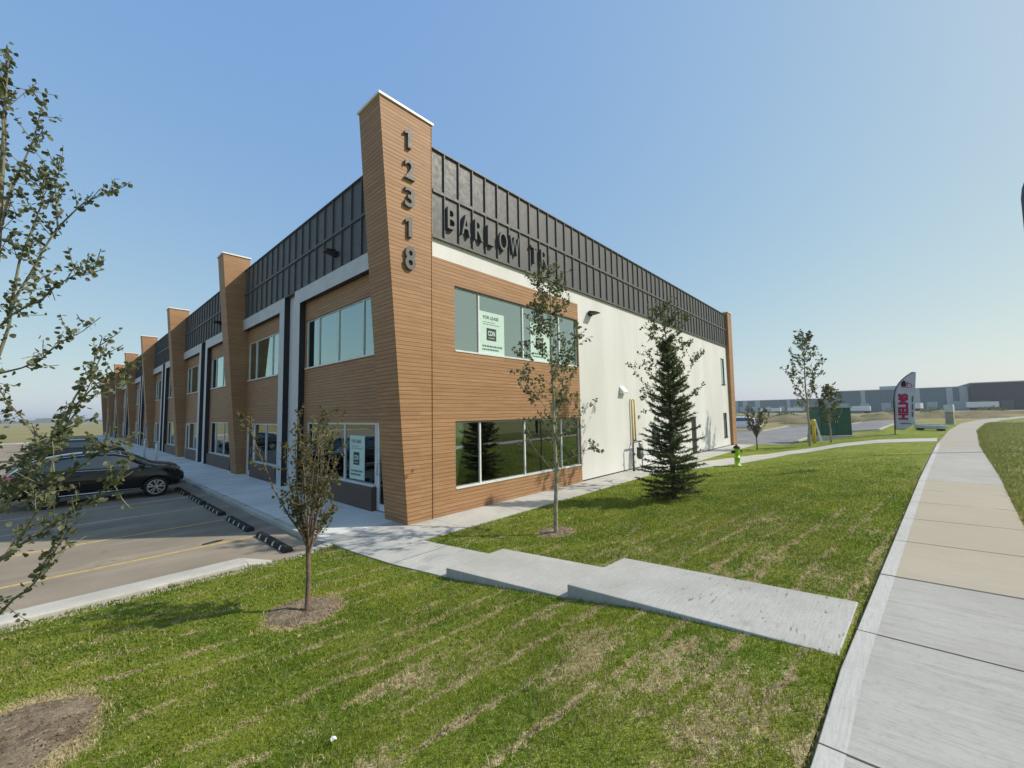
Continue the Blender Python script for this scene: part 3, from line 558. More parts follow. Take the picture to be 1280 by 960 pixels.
m = MB(); m.lathe([(.09, -.12), (.17, -.1), (.19, -.02), (.19, .04), (.13, .1)], (.2, 0, .62), 20, axis='y'); m.box(.06, .36, -.08, .08, .55, .95); m.build('meter_body', 'greypipe', G, bevel=.02)
m = MB(); m.lathe([(.03, -.06), (.10, -.05), (.11, 0), (.09, .05)], (.2, -.03, 1.06), 16, axis='y'); m.tube([(.44, 0, .62), (.62, -.02, .62)], .055, 8); m.build('regulator', 'galv', G)
# --- posters in the windows
def poster(label, axis, t, a0, a1, z0, z1):
    o = thing('poster', label, 'poster', group='lease posters in the windows'); w = a1-a0; h = z1-z0
    def put(mb, u0, u1, v0, v1, d, mi=0):
        if axis == 'y': mb.box(a0+u0*w, a0+u1*w, t-d, t-d+.002, z0+v0*h, z0+v1*h, mi)
        else: mb.box(t-d, t-d+.002, a1-u1*w, a1-u0*w, z0+v0*h, z0+v1*h, mi)
    s = MB(); put(s, 0, 1, 0, 1, 0); s.build('sheet', 'poster', o)
    def txt(mb, s_, u0, u1, v0, v1, d, bold=.02):
        vs, fs = fit_text(s_, (u1-u0)*w, (v1-v0)*h, .002, bold)
        if axis == 'y': mb.add([(a0+u0*w+p[0], t-d-p[2], z0+v0*h+p[1]) for p in vs], fs)
        else: mb.add([(t-d-p[2], a1-u0*w-p[0], z0+v0*h+p[1]) for p in vs], fs)
    i = MB(); txt(i, 'FOR LEASE', .14, .76, .83, .91, .002); i.build('heading', 'posterink', o)
    for (v, u1) in ((.75, .55), (.70, .72)):
        u = .14; i = MB()
        while u < u1: e = u+random.uniform(.05, .12); put(i, u, e, v, v+.014, .003); u = e+.025
        i.build('text_line', 'posterink', o)
    for (v, u1) in ((.17, .84), (.09, .74)):
        u = .1; i = MB()
        while u < u1: e = u+random.uniform(.03, .1); put(i, u, e, v, v+.04, .003); u = e+.02
        i.build('text_line', 'posterink', o)
    q = MB(); put(q, .27, .66, .33, .62, .003); q.build('logo_square', 'posterdark', o)
    l = MB(); txt(l, 'CDN', .32, .61, .44, .56, .0055, .03); txt(l, 'GLOBAL', .34, .6, .37, .405, .0055, .01); l.build('logo_letters', 'poster', o)
poster('pale green lease poster in the upper gable window left of the birch', 'y', .052, 2.12, 3.12, 4.2, 5.42)
poster('pale lease poster in the upper gable window half hidden behind the birch crown', 'y', .052, 4.35, 5.35, 4.2, 5.42)
poster('green lease poster in the ground floor shop window beside the corner column', 'x', .042, 2.55, 3.42, .72, 1.95)

# ------------------------------------------------------------------ trees
def leaf_geo(mb, p, d, size, tone, fold=.25):
    d = d.normalized(); s = d.cross(Vector((random.gauss(0, 1), random.gauss(0, 1), random.gauss(0, 1)))).normalized(); n = d.cross(s)
    w = size*.44; o = len(mb.v); up = n*fold*w
    mb.v += [tuple(p+d*size*.08), tuple(p+d*size*.22+s*w*.8+up*.8), tuple(p+d*size*.52+s*w+up), tuple(p+d*size*.82+s*w*.55+up*.5), tuple(p+d*size), tuple(p+d*size*.82-s*w*.55+up*.5), tuple(p+d*size*.52-s*w+up), tuple(p+d*size*.22-s*w*.8+up*.8)]
    mb.f += [(o, o+1, o+2, o+3, o+4), (o, o+4, o+5, o+6, o+7)]; mb.mi += [0, 0]; mb.sm += [False]*2; mb.tone += [tone]*8
def rv(): return Vector((random.gauss(0, 1), random.gauss(0, 1), random.gauss(0, 1))).normalized()
def limb(tm, start, direc, length, r, nseg, up=.15, wob=.12):
    pts = [Vector(start)]; d = Vector(direc).normalized()
    for i in range(nseg):
        d = (d+rv()*wob+Vector((0, 0, up))).normalized(); pts.append(pts[-1]+d*length/nseg)
    rs = [max(.0025, r*(1-.85*i/nseg)) for i in range(nseg+1)]; tm.tube(pts, rs, 5, cap=False); return pts
def leaves_along(cm, pts, n, size, spread, lo=.2):
    for _ in range(n):
        t = lo+(1-lo)*random.random(); q = t*(len(pts)-1); i = min(int(q), len(pts)-2); p = pts[i].lerp(pts[i+1], q-i)
        leaf_geo(cm, p+rv()*spread*random.random(), rv()+Vector((0, 0, -.15)), size*random.uniform(.7, 1.25), random.random())
def twigs(tm, cm, pts, n, tl, nl, ls, up=.1, lo=.25, sp=.05):
    for _ in range(n):
        t = lo+(1-lo)*random.random(); q = t*(len(pts)-1); i = min(int(q), len(pts)-2); p = pts[i].lerp(pts[i+1], q-i); ax = (pts[i+1]-pts[i]).normalized()
        d = (ax*.7+rv()*.9).normalized(); tp = limb(tm, p, d, tl*random.uniform(.5, 1.2), .0038, 3, up); leaves_along(cm, tp, nl, ls, sp, .15)
def finish(root, tm, cm, bark, leaf):
    tm.build('trunk', bark, root, fix=False); cm.build('crown', leaf, root, fix=False)
def aspen(label, loc, h, low, spread, nb, ls, seed, r=.05, nl=9, lean=0, group='young aspens on the lawn', name='aspen_tree', dens=1.0, sub=5):
    random.seed(seed); root = thing(name, label, 'tree', loc, group=group); tm, cm = MB(), MB(); cm.tone = []
    tp = [Vector((0, 0, -.05))]; n = 10
    for i in range(1, n+1): tp.append(Vector((lean*i/n+random.gauss(0, .012)*h*.25, random.gauss(0, .012)*h*.25, h*i/n)))
    tm.tube(tp, [r*(1-.9*i/n)+.004 for i in range(n+1)], 8, cap=False)
    for b in range(nb):
        t = low/h+(1-low/h)*((b+.5)/nb)**.9; q = t*n; i = min(int(q), n-1); p = tp[i].lerp(tp[i+1], q-i)
        a = b*2.4+random.uniform(-.5, .5); k = 1-abs((t-low/h)/(1-low/h)-.25)*1.05; L = spread*max(.22, k)*random.uniform(.7, 1.2)
        pts = limb(tm, p, (math.cos(a), math.sin(a), random.uniform(.35, .9)), L, r*.3*(1.2-t), 6, .13, .16)
        leaves_along(cm, pts, int(nl*1.8*dens), ls, .08, .18); twigs(tm, cm, pts, sub, .34*h/5.5, int(nl*dens), ls)
    leaves_along(cm, tp[-4:], int(34*dens), ls, .12, .2)
    finish(root, tm, cm, 'birch', 'aspen'); return root
def vase(label, loc, h, seed, bark='redbark', nst=19, fork=.75, wid=.62, ls=.042, nl=8, group=None, leaf='vase', r=.035):
    random.seed(seed); root = thing('vase_shaped_tree', label, 'tree', loc, group=group); tm, cm = MB(), MB(); cm.tone = []
    tm.tube([(0, 0, -.05), (.01, 0, fork*.5), (0, .01, fork), (0, 0, fork*1.25)], [r*1.1, r*.9, r*.85, r*.6], 8, cap=False)
    for b in range(nst):
        a = b*2.4+random.uniform(-.4, .4); o = random.uniform(.12, .5) if b % 4 else .72; L = (h-fork)*random.uniform(.65, 1.0)*(1 if b % 4 else .45)
        pts = limb(tm, (0, 0, fork*random.uniform(.9, 1.2)), (math.cos(a)*o, math.sin(a)*o, .85), L, r*.42, 8, .13, .13)
        leaves_along(cm, pts, nl*3, ls, .05, .35); twigs(tm, cm, pts, 9, .26*wid/.62, nl, ls, .2, .3, .04)
    finish(root, tm, cm, bark, leaf); return root
aspen('slim aspen with open crown standing in front of the brown gable windows', (1.28, -3.05, .0), 5.4, 1.0, 1.6, 34, .058, 5, .042, 12, sub=6)
aspen('aspen behind the dark spruce, its pale crown showing above and left of it', (8.3, -2.75, .0), 5.95, 1.6, 2.1, 34, .068, 9, .045, 13, sub=6)
aspen('tall airy aspen between the yellow marker post and the end of the building', (25.4, -4.65, .2), 6.8, 1.7, 2.0, 30, .11, 14, .07, 9, sub=5)
vase('small reddish vase shaped tree in a soil ring at the corner of the parking kerb', (-3.46, -2.56, .03), 2.62, 3, nl=11, ls=.038, group='small vase shaped trees')
vase('small bare looking vase shaped tree on the strip behind the lime hydrant', (23.4, -2.2, .02), 2.85, 8, bark='darkbark', ls=.075, nl=6, group='small vase shaped trees')
aspen('short bushy dark tree standing right in front of the green cabinet', (27.3, -5.55, .32), 3.45, .95, 1.25, 22, .11, 21, .05, 9, group=None, name='bushy_tree')
# the aspen beside the camera: its limbs as the photograph shows them, others behind
LIMBS = [[(.03, .1, 1.54), (.13, -.09, 1.9), (.34, -.39, 2.19), (.49, -.61, 2.51), (.6, -.8, 3.0)],
[(0, .09, 2.55), (.11, -.08, 3.18), (.15, -.16, 3.69), (.23, -.28, 4.1), (.25, -.33, 4.35)],
[(.09, -.04, 3.28), (.2, -.14, 3.6), (.33, -.27, 3.96), (.31, -.24, 4.32), (.32, -.28, 4.53)],
[(.33, -.27, 3.96), (.45, -.37, 4.15), (.6, -.55, 4.27)],
[(.02, -.08, 3.08), (.13, -.27, 3.23), (.28, -.51, 3.35), (.43, -.73, 3.5), (.56, -.88, 3.53)],
[(-.03, .08, 2.73), (.09, -.06, 2.82), (.28, -.28, 2.91), (.4, -.43, 3.05), (.58, -.65, 3.23)],
[(.01, .04, 1.61), (.14, -.2, 1.8), (.26, -.43, 1.99), (.42, -.73, 2.48), (.53, -.92, 2.78), (.58, -1.0, 3.03)],
[(.42, -.73, 2.48), (.57, -.95, 2.7), (.75, -1.16, 2.83)],
[(-.01, .11, 2.98), (.08, .15, 2.71), (.19, .15, 2.51), (.31, .05, 2.3)],
[(.02, .04, 1.73), (.38, -.48, 1.95), (.59, -.83, 2.21), (.66, -.94, 2.31)],
[(.08, -.06, 1.39), (.41, -.63, 1.73), (.59, -1.02, 1.94), (.69, -1.17, 2.1)],
[(.06, -.01, .93), (.24, -.38, 1.2), (.34, -.66, 1.37), (.44, -.92, 1.63), (.52, -1.03, 1.82)],
[(.04, -.08, 3.89), (.1, -.15, 4.33), (.17, -.21, 4.66), (.22, -.29, 4.97)],
[(.05, -.18, 4.3), (.02, -.19, 4.72), (.04, -.24, 5.05), (.02, -.25, 5.26)],
[(.01, -.08, 2.09), (.22, -.51, 2.16), (.36, -.89, 2.35), (.48, -1.05, 2.43)],
[(.03, -.06, 1.29), (.21, -.53, 1.57), (.34, -.97, 1.93), (.4, -1.08, 2.13)],
[(.05, -.1, 3.85), (.18, -.5, 3.69), (.31, -.67, 3.44)]]
random.seed(31)
NA = thing('aspen_tree', 'nearest aspen at the left edge, its long leafy limbs reaching over the black car', 'tree', (-6.12, -3.25, .05), group='young aspens on the lawn'); tm, cm = MB(), MB(); cm.tone = []
tm.tube([(0, 0, -.1), (.02, .0, 1.2), (0, .04, 2.6), (.03, -.05, 3.8), (.03, -.15, 4.6), (.02, -.24, 5.3)], [.05, .04, .03, .02, .012, .004], 8, cap=False); LD = [Vector((.02, .03, 2.6)), Vector((.03, -.05, 3.8)), Vector((.03, -.15, 4.6)), Vector((.02, -.24, 5.3))]; leaves_along(cm, LD, 60, .036, .08, .2); twigs(tm, cm, LD, 20, .3, 8, .036, .15, .2, .03)
for L in LIMBS:
    P = [Vector(p) for p in L]; fine = []
    for a, b in zip(P, P[1:]):
        for t in (0, .5): fine.append(a.lerp(b, t)+rv()*.012)
    fine.append(P[-1]); n = len(fine); ln = sum((b-a).length for a, b in zip(P, P[1:])); r0 = .005+.004*ln
    tm.tube(fine, [max(.0025, r0*(1-.8*i/(n-1))) for i in range(n)], 6, cap=False)
    leaves_along(cm, fine, int(24*ln), .036, .045, .1); twigs(tm, cm, fine, int(11*ln)+3, .19, 7, .036, .12, .2, .03)
for i in range(12):
    a = rad(100+random.uniform(-20, 170)); z = random.uniform(1.2, 4.2); pts = limb(tm, (0, 0, z), (math.cos(a), math.sin(a), .7), random.uniform(.7, 1.3), .014, 6); leaves_along(cm, pts, 16, .045, .04); twigs(tm, cm, pts, 5, .22, 7, .045)
finish(NA, tm, cm, 'twigbark', 'aspen')
# spruce: whorls of drooping boughs carrying needle sprays
def spruce(label, loc, h, rad0, seed):
    random.seed(seed); root = thing('spruce_tree', label, 'tree', loc); tm, cm = MB(), MB(); cm.tone = []
    tm.tube([(0, 0, -.05), (0.01, 0, h*.5), (0, .01, h)], [.075, .045, .006], 8, cap=False)
    def spray(p, d, L):
        d = d.normalized(); 
        for _ in range(6):
            t = random.random(); q = p+d*L*t; dd = (d*1.0+rv()*.75).normalized(); s = dd.cross(rv()).normalized()*random.uniform(.007, .012); e = q+dd*random.uniform(.05, .10); o = len(cm.v); tn = min(1, max(0, random.gauss(.35+.3*t, .25)))
            cm.v += [tuple(q-s), tuple(q+s), tuple(e+s*.4), tuple(e-s*.4)]; cm.f.append((o, o+1, o+2, o+3)); cm.mi.append(0); cm.sm.append(False); cm.tone += [tn]*4
    z = .12
    while z < h*.985:
        k = 1-z/h; R0 = rad0*(k**.72)*(.9 if z < .35 else 1.0)+.05; nb = max(4, int(4+7*k))
        for b in range(nb):
            a = random.uniform(0, 6.283); L = R0*random.uniform(.55, 1.2); dz = .55-.75*k
            pts = [Vector((0, 0, z+random.uniform(-.05, .05)))]; d = Vector((math.cos(a), math.sin(a), dz))
            for s in range(5): d = (d+Vector((0, 0, .06))+rv()*.06).normalized(); pts.append(pts[-1]+d*L/5)
            tm.tube(pts, [.012*k+.003]*3+[.004]*3, 4, cap=False)
            ns = int(5+15*L)
            for s in range(ns):
                t = .12+.88*s/ns; q = t*5; i = min(int(q), 4); p = pts[i].lerp(pts[i+1], q-i); ax = (pts[i+1]-pts[i]).normalized(); side = ax.cross(Vector((0, 0, 1))).normalized()*(1 if s % 2 else -1)
                sl = (.09+.28*L*(1-t)*.6)*random.uniform(.7, 1.3); dd = (ax*.75+side*.8+Vector((0, 0, random.uniform(-.25, .15)))).normalized(); spray(p, dd, sl); spray(p, ax, .12)
            spray(pts[-1], d, .12); spray(pts[-1], d, .1)
        z += .10+.045*k
    for i in range(12): spray(Vector((0, 0, h*.9+h*.1*i/12)), rv()+Vector((0, 0, 1)), .1)
    finish(root, tm, cm, 'darkbark', 'spruce'); return root
spruce('dark green young spruce on the lawn between the slim aspen and the hydrant', (5.72, -3.8, .12), 4.4, .80, 4)

# soil rings
def soil(name, cx, cy, rx, ry, seed, hump=.03, hole=True):
    random.seed(seed); m = MB(); n = 40; rings = 6; ph = [random.uniform(0, 6.28) for _ in range(4)]
    vs = []
    for i in range(rings+1):
        for j in range(n):
            t = 2*math.pi*j/n; w = 1+.1*math.sin(2*t+ph[0])+.07*math.sin(3*t+ph[1])+.05*math.sin(7*t+ph[2]); k = i/rings
            x = cx+rx*w*k*math.cos(t); y = cy+ry*w*k*math.sin(t); vs.append((x, y, H(x, y)+.005+(hump*math.sin(k*math.pi)+random.uniform(0, .012))*(1-k**6)))
    fs = [(i*n+j, i*n+(j+1) % n, (i+1)*n+(j+1) % n, (i+1)*n+j) for i in range(rings) for j in range(n)]; m.add(vs, fs, 0, True)
    for _ in range(int(700*rx*ry/.16)):
        a = random.uniform(0, 6.28); k = math.sqrt(random.random())*1.06; x = cx+rx*k*math.cos(a); y = cy+ry*k*math.sin(a); q = random.uniform(.004, .014); z = H(x, y)+.012+hump*math.sin(min(1, k)*math.pi)*.9; w = rv()*q; u = rv()*q; t = rv()*q*.7
        m.add([Vector((x, y, z))+w, Vector((x, y, z))+u, Vector((x, y, z))-w+t, Vector((x, y, z))+Vector((0, 0, q))], [(0, 1, 2), (0, 1, 3), (1, 2, 3), (2, 0, 3)])
    return tag(m.build(name, 'soil', fix=False), kind='structure')
for i, s_ in enumerate(SOILS): soil('soil_ring', *s_, 50+i)

# ------------------------------------------------------------------ grass blades of the lawn near the camera
def in_poly(x, y, poly):
    ins = np.zeros(len(x), bool); n = len(poly)
    for i in range(n):
        x0, y0 = poly[i]; x1, y1 = poly[(i+1) % n]; c = ((y0 > y) != (y1 > y)) & (x < (x1-x0)*(y-y0)/(y1-y0+1e-12)+x0); ins ^= c
    return ins
def blades():
    N = 1500000; x = RNG.uniform(-8.5, 22, N); y = RNG.uniform(-8.9, -.12, N)
    dx, dy = x-CAM.x, y-CAM.y; d = np.hypot(dx, dy); ang = np.arctan2(dx*R_.x+dy*R_.y, dx*F_.x+dy*F_.y)
    keep = (np.abs(ang) < rad(56)) & (d > 1.6) & (RNG.rand(N) < np.clip((3.4/d)**1.25, .0, 1)*np.clip((24-d)/10, 0, 1))
    lawnp = [(-9, -.08), (-9, -7.4), (-2.96, -7.83), (.15, -8.03), (9.36, -8.76), (23.5, -9.9), (23.5, -1.26), (-.74, -1.26), (-.63, -1.9), (-.40, -3.12), (-.39, -3.16), (-.19, -5.3), (-.17, -5.36), (-.37, -7.95), (-1.61, -7.88), (-1.46, -5.28), (-1.62, -3.1), (-1.85, -1.93), (-1.98, -.77), (-2.02, -.12), (-3.0, -.14), (-3.4, -.08)]
    keep &= in_poly(x, y, lawnp)
    for cx, cy, rx, ry in SOILS: keep &= (((x-cx)/rx)**2+((y-cy)/ry)**2 > 1+.35*RNG.randn(N)*.5)
    # ragged far verge right of the walk is rough grass, left to its own material
    x, y, d = x[keep], y[keep], d[keep]; n = len(x); tall = (RNG.rand(n) < .012); z = np.interp(y, YS, ZS)
    clump = .5+.5*np.sin(x*3.1+1.3*np.sin(y*2.3))*np.sin(y*3.7+1.1*np.sin(x*1.9))
    cl2 = .5+.5*np.sin(x*17+2*np.sin(y*13))*np.sin(y*19+2*np.sin(x*11)); h = RNG.uniform(.010, .034, n)*(.55+.5*clump+.6*cl2**2); h = np.where(tall, h*2.1+.012, h); w = RNG.uniform(.0016, .0032, n)*np.clip(d/3.0, 1, 3.2); a = RNG.uniform(0, 6.283, n); ln = RNG.uniform(.1, 1.1, n)*h; b = RNG.uniform(0, 6.283, n)
    ca, sa = np.cos(a)*w, np.sin(a)*w; lx, ly = np.cos(b)*ln, np.sin(b)*ln
    V = np.empty((n, 5, 3)); V[:, 0] = np.c_[x-ca, y-sa, z-.006]; V[:, 1] = np.c_[x+ca, y+sa, z-.006]
    V[:, 2] = np.c_[x+ca*.8+lx*.35, y+sa*.8+ly*.35, z+h*.6]; V[:, 3] = np.c_[x-ca*.8+lx*.35, y-sa*.8+ly*.35, z+h*.6]; V[:, 4] = np.c_[x+lx, y+ly, z+h]
    me = bpy.data.meshes.new('grass'); me.vertices.add(5*n); me.vertices.foreach_set('co', V.reshape(-1).astype(np.float32))
    base = np.arange(n)*5; L = np.empty((n, 7), np.int32); L[:, 0] = base; L[:, 1] = base+1; L[:, 2] = base+2; L[:, 3] = base+3; L[:, 4] = base+3; L[:, 5] = base+2; L[:, 6] = base+4
    me.loops.add(7*n); me.loops.foreach_set('vertex_index', L.reshape(-1)); me.polygons.add(2*n)
    st = np.empty((n, 2), np.int32); st[:, 0] = np.arange(n)*7; st[:, 1] = st[:, 0]+4; me.polygons.foreach_set('loop_start', st.reshape(-1))
    me.update(calc_edges=True); at = me.attributes.new('tone', 'FLOAT', 'POINT'); at.data.foreach_set('value', np.repeat(RNG.rand(n), 5).astype(np.float32))
    me.materials.append(M['blade']); o = bpy.data.objects.new('grass', me); COL.objects.link(o); tag(o, 'short mown grass of the front lawn with straw coloured streaks', 'grass', kind='stuff'); print('blades', n)
blades()
M['tuft'] = leaf_mat('tuft_blade', (.12, .16, .03), (.30, .27, .11), .4)
def tufts():      # rough tufts on the verge right of the walk
    n = 40000; x = 2+RNG.rand(n)**1.3*60; yE = np.interp(x, [p[0] for p in YE[::-1]], [p[1] for p in YE[::-1]]); y = yE-.02-RNG.rand(n)**1.6*7
    d = np.hypot(x-CAM.x, y-CAM.y); h = RNG.uniform(.04, .15, n); w = .004*np.clip(d/6, 1, 3); a = RNG.uniform(0, 6.28, n); b = RNG.uniform(0, 6.28, n); l = h*.6; z = np.interp(y, YS, ZS)
    V = np.empty((n, 3, 3)); V[:, 0] = np.c_[x-np.cos(a)*w, y-np.sin(a)*w, z]; V[:, 1] = np.c_[x+np.cos(a)*w, y+np.sin(a)*w, z]; V[:, 2] = np.c_[x+np.cos(b)*l, y+np.sin(b)*l, z+h]
    me = bpy.data.meshes.new('rough_grass'); me.from_pydata(V.reshape(-1, 3).tolist(), [], [(3*i, 3*i+1, 3*i+2) for i in range(n)]); at = me.attributes.new('tone', 'FLOAT', 'POINT'); at.data.foreach_set('value', np.repeat(RNG.rand(n), 3).astype(np.float32))
    me.materials.append(M['tuft']); o = bpy.data.objects.new('rough_grass', me); COL.objects.link(o); tag(o, 'rough unmown grass right of the concrete walk', 'grass', kind='stuff')
tufts()

# ------------------------------------------------------------------ wheel stops, bollards
ws = thing('wheel_stop', 'black rubber wheel stop nearest the kerb, fully in the sun', 'wheel stop', (-2.62, 1.32, -.1), group='wheel stops along the shopfront walk')
m = MB(); m.prism([(-.09, 0), (.09, 0), (.075, .07), (.045, .1), (-.045, .1), (-.075, .07)], 'y', -.85, .85); m.build('block', 'rubber', ws, bevel=.008)
for i in range(4):
    y = -.6+.4*i; m = MB(); m.add([(-.0905, y-.05, .02), (-.0905, y+.05, .02), (-.0785, y+.03, .068), (-.0785, y-.03, .068), (-.052, y+.015, .1005), (-.052, y-.015, .1005)], [(0, 1, 2, 3), (3, 2, 4, 5)]); m.build('reflector', 'reflect', ws)
WL = ['second wheel stop from the kerb, just inside the building shadow', 'third wheel stop from the kerb, in the building shadow', 'fourth wheel stop from the kerb, beside the nose of the black car', 'wheel stop under the nose of the black car']
for i, y in enumerate((3.6, 6.0, 8.13, 10.5)):
    c = copy_tree(ws); c.location = (-2.64, y, -.1); c['label'] = WL[i]
bo = thing('bollard', 'nearer of the two white posts just beyond the hood of the black car', 'bollard', (-1.88, 22.7, .016), group='white bollards on the shopfront walk')
m = MB(); m.lathe([(.06, 0), (.06, 1.1), (.05, 1.15), (.02, 1.17)], n=14); m.build('post', 'bollard', bo); m = MB(); m.lathe([(.16, 0), (.16, .025), (.07, .03)], n=14); m.build('base_plate', 'galv', bo)
for y, l in ((27.5, 'farther of the two white posts just beyond the hood of the black car'), (56.0, 'far white post on the shopfront walk beside the distant columns'), (60.5, 'farthest white post near the end of the shopfront walk')):
    c = copy_tree(bo); c.location.y = y; c['label'] = l

# ------------------------------------------------------------------ cars
def car_parts(name, label, paint, loc, rz, group, trim='chrome'):
    root = thing(name, label, 'car', loc, rz, group)
    # stations: x, half width, bottom z, belt z, roof half width at base, roof half width top, roof z
    S = [(-2.20, .62, .42, .78, .55, .5, .86), (-2.17, .80, .36, .92, .70, .6, 1.02), (-2.02, .87, .30, 1.02, .76, .60, 1.16), (-1.70, .895, .28, 1.05, .80, .58, 1.44), (-1.15, .90, .27, 1.05, .82, .60, 1.60),
         (-.45, .90, .27, 1.03, .83, .62, 1.67), (.25, .90, .27, 1.01, .83, .62, 1.655), (.62, .90, .27, 1.00, .83, .60, 1.56), (1.28, .90, .28, 1.00, .82, .62, 1.06), (1.60, .895, .30, .97, .80, .60, 1.02), (1.95, .87, .32, .90, .74, .55, .96), (2.14, .78, .36, .80, .62, .45, .86), (2.20, .62, .44, .70, .5, .4, .74)]
    m = MB(); n = 10
    for (x, w, zb, bl, wb, wt, zr) in S:
        half = [(0, zb), (w*.82, zb), (w*.96, zb+.1), (w, (zb+bl)*.48), (w*.985, bl-.12), (w*.945, bl), (wb, bl+.025 if zr > bl+.1 else bl+.02), (wt, zr-.05 if zr > bl+.1 else zr), (wt*.72, zr), (0, zr+.02)]
        m.v += [(x, -y, z) for y, z in half]+[(x, y, z) for y, z in half[::-1]]
    K = 2*n; ns = len(S)
    for i in range(ns-1):
        for j in range(K-1):
            if j == n-1: continue
            jj = min(j, K-2-j); mi = 0
            if jj == 6 and 3 <= i <= 7: mi = 1
            if jj in (7, 8) and i == 7: mi = 1
            if jj in (7, 8) and i in (2,): mi = 1
            m.f.append((i*K+j, (i+1)*K+j, (i+1)*K+j+1, i*K+j+1)); m.mi.append(mi); m.sm.append(True)
        m.f.append((i*K+K-1, (i+1)*K+K-1, (i+1)*K, i*K)); m.mi.append(0); m.sm.append(True)
    m.f += [tuple(range(K)), tuple((ns-1)*K+j for j in range(K))]; m.mi += [0, 0]; m.sm += [True, True]
    o = m.build('body', [paint, 'carglass'])
    bm = bmesh.new(); bm.from_mesh(o.data); bmesh.ops.remove_doubles(bm, verts=bm.verts, dist=.0005); bmesh.ops.recalc_face_normals(bm, faces=bm.faces); bm.to_mesh(o.data); bm.free()
    s = o.modifiers.new('s', 'SUBSURF'); s.levels = 2; s.render_levels = 2
    cut = MB()
    for wx in (-1.30, 1.36): cut.lathe([(.41, -1.2), (.41, -.62)], (wx, 0, .33), 28, axis='y'); cut.lathe([(.41, .62), (.41, 1.2)], (wx, 0, .33), 28, axis='y')
    co = cut.build('cut', 'rubber'); bo_ = o.modifiers.new('b', 'BOOLEAN'); bo_.object = co; bo_.operation = 'DIFFERENCE'; bo_.solver = 'EXACT'
    dg = bpy.context.evaluated_depsgraph_get(); me = bpy.data.meshes.new_from_object(o.evaluated_get(dg)); bpy.data.objects.remove(o); bpy.data.objects.remove(co)
    for part, idx in (('body', 0), ('windows', 1)):
        b2 = bmesh.new(); b2.from_mesh(me); bmesh.ops.delete(b2, geom=[f for f in b2.faces if (f.material_index == 1) != (idx == 1)], context='FACES')
        m2 = bpy.data.meshes.new(part); b2.to_mesh(m2); b2.free(); m2.materials.clear(); m2.materials.append(M[paint] if idx == 0 else M['carglass']); m2.polygons.foreach_set('material_index', [0]*len(m2.polygons))
        q = bpy.data.objects.new(part, m2); COL.objects.link(q); q.parent = root
    it = MB(); it.box(-1.5, 1.0, -.7, .7, .45, 1.0); it.box(-.2, .2, -.6, -.15, 1.0, 1.35); it.box(-.2, .2, .15, .6, 1.0, 1.35); it.build('seats', 'rubber', root, bevel=.05)
    for sy in (-1, 1):
        t = MB(); pts = [(-1.98, .83*sy, 1.09), (-1.6, .815*sy, 1.115), (-.4, .848*sy, 1.085), (.6, .848*sy, 1.062), (1.2, .835*sy, 1.06)]; t.tube(pts, .009, 6)
        t.tube([(-1.98, .80*sy, 1.10), (-1.62, .66*sy, 1.40), (-1.1, .655*sy, 1.535), (-.4, .665*sy, 1.60), (.25, .665*sy, 1.585), (.64, .67*sy, 1.47), (1.2, .815*sy, 1.07)], .010, 6); t.build('window_trim', trim, root)
        t = MB(); t.box(.86, 1.02, min(.86*sy, 1.04*sy), max(.86*sy, 1.04*sy), 1.03, 1.16); t.build('mirror', paint, root, bevel=.03)
        t = MB(); t.hexa([(-2.2, .60*sy, .90), (-2.02, .88*sy, .92), (-1.86, .895*sy, .98), (-2.2, .62*sy, .95)], [(-2.19, .58*sy, 1.0), (-1.98, .86*sy, 1.04), (-1.75, .875*sy, 1.06), (-2.16, .6*sy, 1.05)]); t.build('tail_light', 'tail', root)
        t = MB(); t.hexa([(1.95, .80*sy, .80), (2.14, .70*sy, .77), (2.17, .63*sy, .77), (2.0, .70*sy, .82)], [(1.86, .82*sy, .90), (2.08, .72*sy, .85), (2.13, .6*sy, .85), (1.95, .70*sy, .91)]); t.build('headlight', 'lamp', root)
        t = MB(); t.hexa([(2.06, .79*sy, .46), (2.17, .7*sy, .46), (2.19, .62*sy, .46), (2.1, .68*sy, .46)], [(2.04, .79*sy, .62), (2.16, .69*sy, .62), (2.18, .61*sy, .62), (2.08, .68*sy, .62)]); t.build('fog_lamp', 'lamp', root)
        t = MB(); t.tube([(-1.0, .9*sy, .36), (.95, .9*sy, .36)], .022, 6); t.build('sill_trim', 'chrome', root)
        for hx in (-.75, .25): t = MB(); t.tube([(hx, .905*sy, .93), (hx+.2, .905*sy, .935)], .014, 6); t.build('handle', paint, root)
        for wx in (-1.30, 1.36):
            w = MB(); w.lathe([(.22, -.1), (.31, -.11), (.34, -.08), (.345, 0), (.34, .08), (.31, .11), (.22, .1)], (wx, .79*sy, .345), 28, axis='y'); wo = w.build('wheel', 'rubber', root)
            rm = MB(); yo = (.79+.085)*sy; ring = [(.225, -.02), (.245, -.03), (.25, .0), (.235, .03), (.215, .02)]
            rm.lathe([(.21, .0), (.25, .0)], (wx, .79*sy+.105*sy, .345), 28, axis='y') if False else None
            for kk in range(32):
                a0 = 2*math.pi*kk/32; a1 = 2*math.pi*(kk+1)/32; q = lambda a, r, y: (wx+r*math.cos(a), y, .345+r*math.sin(a))
                rm.hexa([q(a0, .222, yo-.03), q(a1, .222, yo-.03), q(a1, .222, yo+.03), q(a0, .222, yo+.03)], [q(a0, .252, yo-.03), q(a1, .252, yo-.03), q(a1, .252, yo+.03), q(a0, .252, yo+.03)])
